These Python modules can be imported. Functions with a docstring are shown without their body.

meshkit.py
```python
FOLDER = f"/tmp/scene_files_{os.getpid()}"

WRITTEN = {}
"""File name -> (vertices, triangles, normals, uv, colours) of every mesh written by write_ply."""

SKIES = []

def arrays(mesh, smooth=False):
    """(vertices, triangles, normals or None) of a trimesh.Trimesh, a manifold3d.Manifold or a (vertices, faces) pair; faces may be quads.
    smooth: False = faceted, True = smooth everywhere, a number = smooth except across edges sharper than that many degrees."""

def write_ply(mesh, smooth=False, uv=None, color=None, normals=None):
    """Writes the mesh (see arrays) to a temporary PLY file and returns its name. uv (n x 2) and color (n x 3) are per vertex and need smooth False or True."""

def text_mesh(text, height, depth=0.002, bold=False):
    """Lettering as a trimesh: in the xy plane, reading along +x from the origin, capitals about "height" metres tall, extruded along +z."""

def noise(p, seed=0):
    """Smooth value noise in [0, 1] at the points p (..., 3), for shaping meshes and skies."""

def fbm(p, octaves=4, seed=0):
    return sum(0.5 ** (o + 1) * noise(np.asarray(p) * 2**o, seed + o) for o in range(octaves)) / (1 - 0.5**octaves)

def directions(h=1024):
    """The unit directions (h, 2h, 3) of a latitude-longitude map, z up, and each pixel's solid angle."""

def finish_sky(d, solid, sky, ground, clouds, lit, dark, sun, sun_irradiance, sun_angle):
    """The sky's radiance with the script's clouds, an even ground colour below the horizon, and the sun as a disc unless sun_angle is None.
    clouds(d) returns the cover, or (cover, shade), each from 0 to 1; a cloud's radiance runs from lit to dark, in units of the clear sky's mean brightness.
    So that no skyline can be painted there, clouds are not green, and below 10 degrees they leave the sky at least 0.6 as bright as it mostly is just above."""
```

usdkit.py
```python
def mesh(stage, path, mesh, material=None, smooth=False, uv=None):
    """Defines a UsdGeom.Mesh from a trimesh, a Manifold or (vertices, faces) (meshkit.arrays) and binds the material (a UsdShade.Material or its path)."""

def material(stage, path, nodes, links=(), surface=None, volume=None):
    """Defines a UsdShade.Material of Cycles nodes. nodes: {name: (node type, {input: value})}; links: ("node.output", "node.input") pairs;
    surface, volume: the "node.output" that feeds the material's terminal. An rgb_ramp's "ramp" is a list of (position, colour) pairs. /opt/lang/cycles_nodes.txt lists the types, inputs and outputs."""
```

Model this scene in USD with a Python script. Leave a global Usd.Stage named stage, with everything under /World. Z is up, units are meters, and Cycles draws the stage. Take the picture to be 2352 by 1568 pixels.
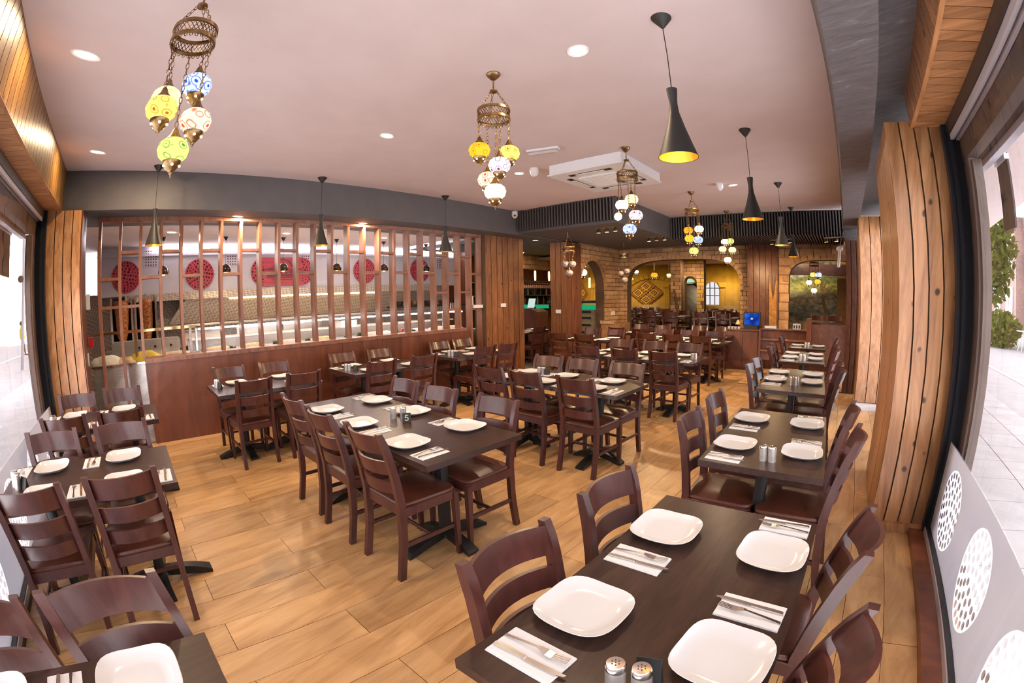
import math, random
import numpy as np
import trimesh
from shapely.geometry import Polygon, Point, box as sbox, LineString
from shapely.ops import unary_union
from pxr import Usd, UsdGeom, UsdLux, UsdShade, Gf, Sdf
import usdkit, meshkit

stage = Usd.Stage.CreateInMemory()
UsdGeom.SetStageUpAxis(stage, UsdGeom.Tokens.z)
UsdGeom.SetStageMetersPerUnit(stage, 1.0)
UsdGeom.Xform.Define(stage, '/World')
stage.SetDefaultPrim(stage.GetPrimAtPath('/World'))
UsdGeom.Scope.Define(stage, '/World/Looks')
rng = random.Random(7)
PI = math.pi

# ------------------------------------------------------------------ camera, sky, area lights, exposure
EXPOSURE = -0.15
FF, FP, PITCH, ZC, ZP, HT, HP = 1029.8, 1030.0, math.radians(-0.8), 1.6, 1.74, 3.25, 3.13
AX = np.array([[0.74403981, 0.05384069, -0.66596241],
               [0.66790944, -0.08585127, 0.73927434],
               [-0.01737068, -0.99485212, -0.09983747]])
RP = np.array([[1, 0, 0], [0, math.cos(PITCH), -math.sin(PITCH)], [0, math.sin(PITCH), math.cos(PITCH)]])
CB = AX @ RP                                   # columns: picture right, picture down, forward
cam = UsdGeom.Camera.Define(stage, '/World/camera')
cam.CreateHorizontalApertureAttr(36.0)
cam.CreateVerticalApertureAttr(24.0)
cam.CreateFocalLengthAttr(36.0 * FP / 2352)
cam.CreateClippingRangeAttr(Gf.Vec2f(0.02, 500))
cam.CreateExposureAttr(EXPOSURE)
r_, d_, f_ = CB[:, 0], CB[:, 1], CB[:, 2]
cam.AddTransformOp().Set(Gf.Matrix4d(*r_, 0, *(-d_), 0, *(-f_), 0, 0, 0, ZP, 1))

def mat(name, nodes, links=(), surface='p.BSDF', volume=None):
    return usdkit.material(stage, '/World/Looks/' + name, nodes, links, surface, volume)

dome = UsdLux.DomeLight.Define(stage, '/World/sky')
SKY = 1.45
dome.CreateIntensityAttr(SKY)
dome.CreateColorAttr(Gf.Vec3f(1.0, 0.97, 1.0))

# The lens of the photograph is a very wide one that bends straight lines. The room is modelled on straight plan coordinates and
# then bent once, as a place, by bend(): floor and ceiling stay flat, walls and beams curve gently.
def _dir(P, c=ZC):
    v = (P - [0, 0, c]) @ AX
    r = np.hypot(v[:, 0], v[:, 1]); th = np.arctan2(r, v[:, 2])
    s = np.where(r > 1e-9, FF * th / np.maximum(r, 1e-9), FF)
    q = np.c_[v[:, 0] * s / FP, v[:, 1] * s / FP, np.ones(len(v))]
    d = q @ CB.T
    return d / np.linalg.norm(d, axis=1, keepdims=True)
def bend(P):
    P = np.atleast_2d(np.asarray(P, float)); n = len(P)
    lo = P.copy(); lo[:, 2] = 0
    hi = P.copy(); hi[:, 2] = HT
    dl, dh, d = _dir(lo), _dir(hi), _dir(P)
    rl = np.hypot(dl[:, 0], dl[:, 1]) * ZP / np.maximum(-dl[:, 2], 0.02)
    rh = np.hypot(dh[:, 0], dh[:, 1]) * (HP - ZP) / np.maximum(dh[:, 2], 0.02)
    k = P[:, 2] / HT
    rho = np.clip(rl * (1 - k) + rh * k, 0.02, 200)
    return d * (rho / np.maximum(np.hypot(d[:, 0], d[:, 1]), 1e-6))[:, None] + [0, 0, ZP]
def flat(P):                                   # for furniture: keeps every height below the eye
    P = np.atleast_2d(np.asarray(P, float)); d = _dir(P)
    t = (P[:, 2] - ZP) / np.minimum(d[:, 2], -0.02)
    return d * t[:, None] + [0, 0, ZP]
def street(P):                                 # outdoors
    P = np.atleast_2d(np.asarray(P, float)); d = _dir(P)
    rho = 1.45 * np.hypot(P[:, 0], P[:, 1])
    return d * (rho / np.maximum(np.hypot(d[:, 0], d[:, 1]), 1e-6))[:, None] + [0, 0, ZP]

def disk_light(p, radius, power, color, aim=None, warp=bend, spread=None):
    n = numbered('light')
    L = UsdLux.DiskLight.Define(stage, '/World/' + n)
    L.CreateRadiusAttr(radius); L.CreateIntensityAttr(power); L.CreateColorAttr(Gf.Vec3f(*color))
    q = warp([p])[0]
    L.AddTranslateOp().Set(Gf.Vec3d(*map(float, q)))
    if aim is not None:
        L.AddRotateXYZOp().Set(Gf.Vec3f(*aim))
    return L

# ------------------------------------------------------------------ names, things, parts
_used = {}
def numbered(name, parent='/World'):
    k = (parent, name); n = _used.get(k, 0); _used[k] = n + 1
    return name if n == 0 else '%s_%03d' % (name, n)
def path_of(p): return '/World' if p is None else str(p.GetPath())
def tag(o, label=None, cat=None, group=None, kind=None):
    for k, v in (('label', label), ('category', cat), ('group', group), ('kind', kind)):
        if v: o.SetCustomDataByKey(k, v)
    return o
def obj(name, mesh, m, parent=None, smooth=30, warp=None, label=None, kind=None):
    pp = path_of(parent); n = numbered(name, pp)
    if isinstance(mesh, MB): mesh = mesh.mesh()
    v, f = (np.asarray(mesh[0], float), np.asarray(mesh[1])) if isinstance(mesh, tuple) else (np.asarray(mesh.vertices, float), np.asarray(mesh.faces))
    if warp is not None: v = warp(v)
    g = usdkit.mesh(stage, pp + '/' + n, (v, f), m, smooth=smooth)
    return tag(g.GetPrim(), label, kind=kind)
def thing(name, label=None, cat=None, group=None, matrix=None, kind=None):
    n = numbered(name); x = UsdGeom.Xform.Define(stage, '/World/' + n)
    if matrix is not None: x.AddTransformOp().Set(matrix)
    return tag(x.GetPrim(), label, cat, group, kind)
def dup(root, matrix, label, group=None):
    was = root.GetCustomData(); base = root.GetName().rsplit('_', 1)
    base = base[0] if len(base) == 2 and base[1].isdigit() else root.GetName()
    r = thing(base, label, was['category'], group or was.get('group'), matrix)
    r.GetReferences().AddInternalReference(root.GetPath()); r.SetInstanceable(True)
    tag(r, label, was['category'], group or was.get('group'))
    return r
def mtx(o, ex, ey, ez):
    return Gf.Matrix4d(*map(float, ex), 0, *map(float, ey), 0, *map(float, ez), 0, *map(float, o), 1)
def frame(x, y, z, rot=0.0, f=None, zref=None, ztop=None, upright=False, h=0.12):
    """Local axes of an object standing at plan point (x, y, z), turned by rot, in the bent room."""
    f = f or bend
    zr = z if zref is None else zref
    c, s = math.cos(rot), math.sin(rot)
    Q = f([[x, y, z], [x + h * c, y + h * s, zr], [x - h * c, y - h * s, zr], [x - h * s, y + h * c, zr], [x + h * s, y - h * c, zr]])
    ex, ey = (Q[1] - Q[2]) / (2 * h), (Q[3] - Q[4]) / (2 * h)
    if upright: ez = np.array([0, 0, 1.0])
    else:
        zt = z + 0.9 if ztop is None else ztop
        ez = (f([[x, y, zt]])[0] - Q[0]) / (zt - z)
    return mtx(Q[0], ex, ey, ez)

# ------------------------------------------------------------------ mesh helpers
def gbox(lo, hi, n=(1, 1, 1)):
    lo, hi = np.minimum(lo, hi).astype(float), np.maximum(lo, hi).astype(float)
    V, F, at = [], [], 0
    for a in range(3):
        b, c = (a + 1) % 3, (a + 2) % 3
        for side in (0, 1):
            u, w = np.meshgrid(np.linspace(0, 1, n[b] + 1), np.linspace(0, 1, n[c] + 1), indexing='ij')
            p = np.zeros((u.size, 3)); p[:, a] = side; p[:, b] = u.ravel(); p[:, c] = w.ravel()
            i = np.arange(u.size).reshape(u.shape)
            q = np.stack([i[:-1, :-1], i[1:, :-1], i[1:, 1:], i[:-1, 1:]], -1).reshape(-1, 4)
            if side == 0: q = q[:, ::-1]
            V.append(p); F.append(np.vstack([q[:, [0, 1, 2]], q[:, [0, 2, 3]]]) + at); at += u.size
    return np.vstack(V) * (hi - lo) + lo, np.vstack(F)
def segbox(lo, hi, s=0.35):
    n = [max(1, int(math.ceil(abs(b - a) / s))) for a, b in zip(lo, hi)]
    return gbox(lo, hi, n)
def cbox(lo, hi, c=0.004):
    lo, hi = np.minimum(lo, hi), np.maximum(lo, hi); P = []
    for i in (0, 1):
        for j in (0, 1):
            for k in (0, 1):
                p = np.array([(lo, hi)[i][0], (lo, hi)[j][1], (lo, hi)[k][2]], float); s = np.array([1 - 2 * i, 1 - 2 * j, 1 - 2 * k]) * c
                for a in range(3):
                    q = p + s; q[a] = p[a]; P.append(q)
    m = trimesh.Trimesh(P, process=False).convex_hull
    return np.array(m.vertices), np.array(m.faces)
def lathe(prof, n=24, power=None, sx=1.0, sy=1.0):
    prof = np.asarray(prof, float); t = np.arange(n) * 2 * PI / n
    c, s = np.cos(t), np.sin(t)
    R = np.ones(n) if power is None else 1 / (np.abs(c) ** power + np.abs(s) ** power) ** (1 / power)
    V = np.vstack([np.c_[r * R * c * sx, r * R * s * sy, np.full(n, z)] for r, z in prof]); F = []
    for k in range(len(prof) - 1):
        for i in range(n):
            a, b = k * n + i, k * n + (i + 1) % n
            F += [(a, b, b + n), (a, b + n, a + n)]
    return V, np.array(F)
def tube(pts, r, n=6, closed=False):
    pts = np.asarray(pts, float); m = len(pts); V, F = [], []
    rr = np.full(m, r) if np.ndim(r) == 0 else np.asarray(r)
    up = np.array([0.31, 0.17, 0.93])
    for i in range(m):
        a = pts[(i + 1) % m if closed else min(i + 1, m - 1)] - pts[i - 1 if (closed or i > 0) else 0]
        a = a / max(np.linalg.norm(a), 1e-9); e = np.cross(a, up); e /= max(np.linalg.norm(e), 1e-9); g = np.cross(a, e)
        t = np.arange(n) * 2 * PI / n
        V.append(pts[i] + rr[i] * (np.cos(t)[:, None] * e + np.sin(t)[:, None] * g))
    for k in range(m if closed else m - 1):
        for i in range(n):
            a, b = k * n + i, k * n + (i + 1) % n; c, d = ((k + 1) % m) * n + i, ((k + 1) % m) * n + (i + 1) % n
            F += [(a, d, b), (a, c, d)]
    if not closed:
        V += [pts[:1], pts[-1:]]; o = m * n
        for i in range(n):
            F += [(o, i, (i + 1) % n), (o + 1, (m - 1) * n + (i + 1) % n, (m - 1) * n + i)]
    return np.vstack(V), np.array(F)
def prism(poly, z0, z1):
    ms = []
    for p in (poly.geoms if hasattr(poly, 'geoms') else [poly]):
        if p.is_empty or p.geom_type != 'Polygon' or p.area < 1e-9: continue
        m = trimesh.creation.extrude_polygon(p, z1 - z0); m.apply_translation([0, 0, z0]); ms.append(m)
    m = trimesh.util.concatenate(ms)
    return np.array(m.vertices), np.array(m.faces)
def ball(r, n=2, c=(0, 0, 0), s=(1, 1, 1)):
    m = trimesh.creation.icosphere(n, r); return np.array(m.vertices) * s + c, np.array(m.faces)
def cyl(c, r, z0, z1, n=20, r2=None):
    r2 = r if r2 is None else r2
    v, f = lathe([(0.0001, z0), (r, z0), (r2, z1), (0.0001, z1)], n); return v + [c[0], c[1], 0], f
def move(vf, d=(0, 0, 0), rot=0.0, s=1.0):
    v, f = vf; c, q = math.cos(rot), math.sin(rot); v = np.asarray(v) * s
    return np.c_[v[:, 0] * c - v[:, 1] * q, v[:, 0] * q + v[:, 1] * c, v[:, 2]] + d, f
def xz_to(vf, axis, off):
    """prism drawn in (u, z) with depth along its third axis -> standing in a plane. axis 'y': u=x; axis 'x': u=y."""
    v, f = vf; v = np.asarray(v)
    if axis == 'y': return np.c_[v[:, 0], off - v[:, 2], v[:, 1]], f
    return np.c_[off + v[:, 2], v[:, 0], v[:, 1]], f
class MB:
    def __init__(self): self.v, self.f, self.n = [], [], 0
    def add(self, vf):
        v, f = vf; self.v.append(np.asarray(v)); self.f.append(np.asarray(f) + self.n); self.n += len(v); return self
    def box(self, lo, hi, s=None): return self.add(gbox(lo, hi) if s is None else segbox(lo, hi, s))
    def mesh(self): return np.vstack(self.v), np.vstack(self.f)
def deform(vf, fn):
    v, f = vf; return fn(np.array(v, float)), f

# ------------------------------------------------------------------ materials
def plain(name, col, rough=0.5, metal=0.0, **kw):
    return mat(name, {'p': ('principled_bsdf', {'base_color': col, 'roughness': rough, 'metallic': metal, **kw})})
def wood(name, dark, mid, light, rough=0.4, grain=(30, 30, 2.0), knots=0.0, vary=0.25, bump=0.15, coat=0.0, noise=1.0, spec=0.5, kdark=0.13, kscale=(8, 8, 5.0)):
    """Wood whose grain runs along the axis with the smallest scale."""
    nodes = {'t': ('texture_coordinate', {}), 'o': ('object_info', {}),
             'sh': ('vector_math', {'math_type': 'multiply_add', 'vector2': (7.3, 3.1, 5.7), 'vector1': (1, 1, 1)}),
             'm': ('mapping', {'scale': grain}),
             'n': ('noise_texture', {'scale': noise, 'detail': 6.0, 'roughness': 0.65, 'distortion': 0.6}),
             'n2': ('noise_texture', {'scale': noise * 0.35, 'detail': 2.0}),
             'r': ('rgb_ramp', {'ramp': [(0.28, dark), (0.5, mid), (0.74, light)]}),
             'hs': ('hsv', {'saturation': 1.0, 'fac': 1.0}),
             'mr': ('map_range', {'from_min': 0.0, 'from_max': 1.0, 'to_min': 1 - vary, 'to_max': 1 + vary}),
             'mr2': ('map_range', {'from_min': 0.3, 'from_max': 0.7, 'to_min': 0.90, 'to_max': 1.10}),
             'mm': ('math', {'math_type': 'multiply'}),
             'b': ('bump', {'strength': bump, 'distance': 0.002}),
             'p': ('principled_bsdf', {'roughness': rough, 'coat_weight': coat, 'coat_roughness': 0.2, 'specular_ior_level': spec})}
    links = [('o.random', 'sh.vector1'), ('t.object', 'sh.vector3'), ('sh.vector', 'm.vector'), ('m.vector', 'n.vector'), ('m.vector', 'n2.vector'), ('n.fac', 'r.fac'),
             ('o.random', 'mr.value'), ('n2.fac', 'mr2.value'), ('mr.result', 'mm.value1'), ('mr2.result', 'mm.value2'), ('mm.value', 'hs.value'),
             ('n.fac', 'b.height'), ('b.normal', 'p.normal')]
    if knots:
        nodes.update({'km': ('mapping', {'scale': tuple(g * knots for g in kscale)}),
                      'kv': ('voronoi_texture', {'scale': 1.0, 'randomness': 1.0}),
                      'kn': ('noise_texture', {'scale': 6.0, 'detail': 3.0}), 'ka': ('math', {'math_type': 'multiply_add', 'value2': 0.16}),
                      'kr': ('rgb_ramp', {'ramp': [(0.0, (1, 1, 1)), (0.155, (1, 1, 1)), (0.21, (0, 0, 0)), (1, (0, 0, 0))]}),
                      'kc': ('mix', {'color2': tuple(kdark * c for c in mid)})})
        links += [('sh.vector', 'km.vector'), ('km.vector', 'kv.vector'), ('sh.vector', 'kn.vector'), ('kn.fac', 'ka.value1'), ('kv.distance', 'ka.value3'), ('ka.value', 'kr.fac'),
                  ('kr.color', 'kc.fac'), ('r.color', 'kc.color1'), ('kc.color', 'hs.color')]
    else:
        links += [('r.color', 'hs.color')]
    links += [('hs.color', 'p.base_color')]
    return mat(name, nodes, links)
def noisy(name, a, b, scale=8.0, rough=0.6, bump=0.0, metal=0.0, detail=4.0, dist=0.01, stretch=(1, 1, 1), lo=0.35, hi=0.65):
    return mat(name, {'t': ('texture_coordinate', {}), 'm': ('mapping', {'scale': stretch}), 'n': ('noise_texture', {'scale': scale, 'detail': detail, 'roughness': 0.6}),
                      'r': ('rgb_ramp', {'ramp': [(lo, a), (hi, b)]}), 'b': ('bump', {'strength': bump, 'distance': dist}),
                      'p': ('principled_bsdf', {'roughness': rough, 'metallic': metal})},
               [('t.object', 'm.vector'), ('m.vector', 'n.vector'), ('n.fac', 'r.fac'), ('r.color', 'p.base_color'), ('n.fac', 'b.height'), ('b.normal', 'p.normal')])
def glow(name, col, strength): return mat(name, {'e': ('emission', {'color': col, 'strength': strength})}, (), 'e.emission')

M = {}
M['ceiling'] = noisy('ceiling_paint', (0.60, 0.495, 0.48), (0.63, 0.525, 0.51), 3.0, 0.8)
M['beam'] = noisy('grey_beam_paint', (0.088, 0.080, 0.083), (0.102, 0.092, 0.094), 5.0, 0.6)
M['plaster'] = mat('grey_textured_plaster', {'t': ('texture_coordinate', {}), 'm': ('mapping', {'scale': (3, 9, 9)}), 'n': ('noise_texture', {'scale': 2.2, 'detail': 7.0, 'roughness': 0.7, 'distortion': 1.2}),
    'r': ('rgb_ramp', {'ramp': [(0.3, (0.085, 0.073, 0.078)), (0.55, (0.13, 0.115, 0.12)), (0.64, (0.165, 0.145, 0.15)), (0.70, (0.30, 0.27, 0.26))]}), 'b': ('bump', {'strength': 0.5, 'distance': 0.015}), 'p': ('principled_bsdf', {'roughness': 0.62})},
    [('t.object', 'm.vector'), ('m.vector', 'n.vector'), ('n.fac', 'r.fac'), ('r.color', 'p.base_color'), ('n.fac', 'b.height'), ('b.normal', 'p.normal')])
M['floor'] = wood('oak_plank', (0.40, 0.205, 0.080), (0.58, 0.335, 0.145), (0.70, 0.44, 0.215), 0.36, (9, 1.5, 9), 0.28, 0.12, 0.06, noise=1.5, kdark=0.6, kscale=(9, 3.5, 9))
M['grout'] = plain('floor_joint', (0.16, 0.10, 0.06), 0.7)
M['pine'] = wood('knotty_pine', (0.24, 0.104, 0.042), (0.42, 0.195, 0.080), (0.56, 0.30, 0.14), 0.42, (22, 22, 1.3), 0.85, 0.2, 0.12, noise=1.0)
M['pine_y'] = wood('knotty_pine_across', (0.22, 0.092, 0.034), (0.38, 0.17, 0.066), (0.52, 0.26, 0.11), 0.42, (22, 1.3, 22), 0.0, 0.2, 0.12, noise=1.0)
M['pine_x'] = wood('knotty_pine_lengthwise', (0.22, 0.092, 0.034), (0.38, 0.17, 0.066), (0.52, 0.26, 0.11), 0.42, (1.6, 22, 22), 0.0, 0.2, 0.12, noise=1.0)
M['fascia'] = wood('golden_pine', (0.13, 0.056, 0.010), (0.21, 0.100, 0.020), (0.29, 0.155, 0.040), 0.4, (22, 22, 1.3), 0.7, 0.2, 0.12)
M['chair'] = wood('espresso_chair_wood', (0.046, 0.0125, 0.0100), (0.073, 0.0205, 0.0155), (0.102, 0.030, 0.022), 0.36, (20, 20, 5), 0, 0.12, 0.02, coat=0.25)
M['veneer'] = wood('red_brown_veneer', (0.105, 0.031, 0.015), (0.165, 0.051, 0.024), (0.225, 0.076, 0.037), 0.36, (7, 7, 0.9), 0, 0.1, 0.03)
M['lattice'] = wood('lattice_wood', (0.175, 0.068, 0.038), (0.26, 0.108, 0.062), (0.34, 0.150, 0.092), 0.4, (18, 18, 1.4), 0, 0.1, 0.03)
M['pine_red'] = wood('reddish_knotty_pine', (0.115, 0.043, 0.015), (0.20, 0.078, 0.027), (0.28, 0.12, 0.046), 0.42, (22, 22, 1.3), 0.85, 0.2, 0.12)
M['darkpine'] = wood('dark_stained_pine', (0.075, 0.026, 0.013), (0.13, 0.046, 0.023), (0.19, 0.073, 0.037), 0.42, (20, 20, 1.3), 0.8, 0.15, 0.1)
M['table'] = wood('wenge_table', (0.026, 0.0120, 0.0085), (0.043, 0.020, 0.014), (0.060, 0.028, 0.019), 0.30, (26, 3, 26), 0, 0.08, 0.06, noise=1.6, spec=0.3)
M['leather'] = noisy('brown_leather', (0.078, 0.021, 0.0115), (0.105, 0.030, 0.016), 60.0, 0.34, 0.08, dist=0.002)
M['iron'] = plain('black_cast_iron', (0.012, 0.012, 0.013), 0.42)
M['plate'] = plain('white_porcelain', (0.70, 0.69, 0.68), 0.16)
M['napkin'] = noisy('white_paper_napkin', (0.72, 0.71, 0.70), (0.76, 0.75, 0.74), 300.0, 0.85, 0.1, dist=0.0005)
M['steel'] = plain('polished_steel', (0.72, 0.70, 0.68), 0.16, 1.0)
M['brushed'] = noisy('brushed_steel', (0.55, 0.50, 0.47), (0.66, 0.61, 0.57), 10.0, 0.36, 0.0, 0.75, stretch=(1, 1, 5))
M['black'] = plain('matte_black', (0.012, 0.011, 0.011), 0.5)
M['lampblack'] = plain('lamp_black_metal', (0.020, 0.017, 0.015), 0.55, 0.0)
M['gold'] = plain('gold_lining', (0.95, 0.60, 0.06), 0.35, 0.75)
M['brass'] = noisy('aged_brass', (0.20, 0.115, 0.05), (0.36, 0.23, 0.11), 30.0, 0.34, 0.1, 0.95)
M['white'] = plain('white_plastic', (0.72, 0.71, 0.71), 0.35)
M['frame'] = plain('black_window_frame', (0.018, 0.019, 0.024), 0.38)
M['bronze'] = noisy('bronze_shutter_guide', (0.085, 0.058, 0.048), (0.12, 0.085, 0.07), 4.0, 0.5)
M['alu'] = plain('aluminium_strip', (0.62, 0.60, 0.66), 0.4, 0.4)
M['slat'] = plain('grey_acoustic_slat', (0.078, 0.068, 0.068), 0.55)
M['slatback'] = plain('slat_backing', (0.012, 0.010, 0.010), 0.8)
M['brick'] = noisy('sandstone_brick', (0.36, 0.195, 0.085), (0.52, 0.30, 0.14), 7.0, 0.75, 0.3)
M['brick2'] = noisy('sandstone_brick_pale', (0.42, 0.24, 0.11), (0.58, 0.35, 0.17), 6.0, 0.75, 0.3)
M['brick3'] = noisy('sandstone_brick_dark', (0.28, 0.145, 0.062), (0.42, 0.225, 0.10), 8.0, 0.75, 0.3)
M['mortar'] = plain('dark_mortar', (0.11, 0.062, 0.032), 0.9)
M['yellow'] = noisy('yellow_plaster', (0.44, 0.25, 0.012), (0.60, 0.37, 0.030), 1.4, 0.7, 0.06)
M['relief'] = noisy('carved_ochre_relief', (0.27, 0.105, 0.012), (0.42, 0.20, 0.03), 14.0, 0.7, 0.2)
M['banquette'] = noisy('mustard_buttoned_leather', (0.38, 0.22, 0.022), (0.50, 0.31, 0.045), 9.0, 0.45, 0.05)
M['kwhite'] = plain('kitchen_white_wall', (0.62, 0.62, 0.70), 0.4)
M['red'] = noisy('red_fretwork_panel', (0.46, 0.055, 0.085), (0.55, 0.085, 0.12), 3.0, 0.45)
M['redhole'] = plain('fretwork_holes', (0.13, 0.05, 0.075), 0.6)
M['mesh'] = mat('diamond_plate_steel', {'t': ('texture_coordinate', {}), 'm': ('mapping', {'scale': (26, 26, 34), 'rotation': (0.78, 0, 0)}), 'v': ('checker_texture', {'color1': (0.42, 0.36, 0.32), 'color2': (0.68, 0.60, 0.54), 'scale': 1.0}),
    'b': ('bump', {'strength': 0.6, 'distance': 0.004}), 'p': ('principled_bsdf', {'roughness': 0.42, 'metallic': 0.35})}, [('t.object', 'm.vector'), ('m.vector', 'v.vector'), ('v.color', 'p.base_color'), ('v.fac', 'b.height'), ('b.normal', 'p.normal')])
M['glass'] = mat('clear_pane', {'a': ('transparent_bsdf', {'color': (0.97, 0.97, 0.98)}), 'g': ('glossy_bsdf', {'color': (0.40, 0.40, 0.42), 'roughness': 0.02}), 'f': ('fresnel', {'IOR': 1.45}), 'ge': ('geometry', {}),
    'iv': ('math', {'math_type': 'subtract', 'value1': 1.0}), 'mu': ('math', {'math_type': 'multiply'}), 'x': ('mix_closure', {})},
    [('ge.backfacing', 'iv.value2'), ('f.fac', 'mu.value1'), ('iv.value', 'mu.value2'), ('mu.value', 'x.fac'), ('a.BSDF', 'x.closure1'), ('g.BSDF', 'x.closure2')], 'x.closure')
M['case_glass'] = mat('display_case_glass', {'a': ('transparent_bsdf', {'color': (0.96, 0.97, 0.97)}), 'g': ('glossy_bsdf', {'color': (0.9, 0.9, 0.9), 'roughness': 0.25}), 'x': ('mix_closure', {'fac': 0.04})}, [('a.BSDF', 'x.closure1'), ('g.BSDF', 'x.closure2')], 'x.closure')
M['film'] = mat('frosted_window_film', {'a': ('transparent_bsdf', {'color': (0.85, 0.85, 0.88)}), 'd': ('diffuse_bsdf', {'color': (0.62, 0.61, 0.63)}), 'tl': ('translucent_bsdf', {'color': (0.62, 0.61, 0.64)}), 'y': ('mix_closure', {'fac': 0.45}), 'x': ('mix_closure', {'fac': 0.92})},
    [('d.BSDF', 'y.closure1'), ('tl.BSDF', 'y.closure2'), ('a.BSDF', 'x.closure1'), ('y.closure', 'x.closure2')], 'x.closure')
M['lit'] = glow('warm_downlight', (1.0, 0.82, 0.50), 26.0)
M['bulb'] = glow('warm_bulb', (1.0, 0.66, 0.20), 14.0)
M['led'] = glow('white_led_strip', (1.0, 0.94, 1.0), 24.0)
M['ledwarm'] = glow('warm_counter_strip', (1.0, 0.88, 0.82), 22.0)
M['tube'] = glow('amber_filament_tube', (1.0, 0.60, 0.16), 7.0)
M['green'] = glow('green_bar_light', (0.01, 0.42, 0.19), 1.0)
M['screen'] = mat('till_screen', {'t': ('texture_coordinate', {}), 'n': ('noise_texture', {'scale': 6.0, 'detail': 1.0}), 'r': ('rgb_ramp', {'ramp': [(0.35, (0.01, 0.03, 0.30)), (0.6, (0.02, 0.14, 0.80)), (0.75, (0.05, 0.30, 0.75))]}), 'e': ('emission', {'strength': 0.9})}, [('t.object', 'n.vector'), ('n.fac', 'r.fac'), ('r.color', 'e.color')], 'e.emission')
M['tablet'] = glow('tablet_screen', (0.75, 0.95, 0.88), 0.9)
M['lettering'] = plain('pale_gold_lettering', (0.75, 0.60, 0.38), 0.5)
M['dish'] = glow('spot_lamp', (1.0, 0.70, 0.30), 16.0)
def mosaic(name, base, tile, strength, scale=38.0, amount=0.45):
    """Lit mosaic glass: round flowers of coloured tiles in paler glass."""
    return mat(name, {'t': ('texture_coordinate', {}), 'v': ('voronoi_texture', {'scale': scale * 0.60, 'randomness': 0.5}), 'v2': ('voronoi_texture', {'scale': scale * 2.3}),
        'r': ('rgb_ramp', {'ramp': [(0.0, tile), (amount * 0.34, tile), (amount * 0.40, base), (amount * 0.75, base), (amount * 0.8, tile), (amount, base), (1, base)]}),
        'r2': ('rgb_ramp', {'ramp': [(0.0, (0.55, 0.55, 0.55)), (0.4, (1, 1, 1)), (1, (1, 1, 1))]}), 'x': ('mix', {'mix_type': 'multiply', 'fac': 0.6}), 'e': ('emission', {'strength': strength * 1.4})},
        [('t.object', 'v.vector'), ('t.object', 'v2.vector'), ('v.distance', 'r.fac'), ('v2.distance', 'r2.fac'), ('r.color', 'x.color1'), ('r2.color', 'x.color2'), ('x.color', 'e.color')], 'e.emission')
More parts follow.
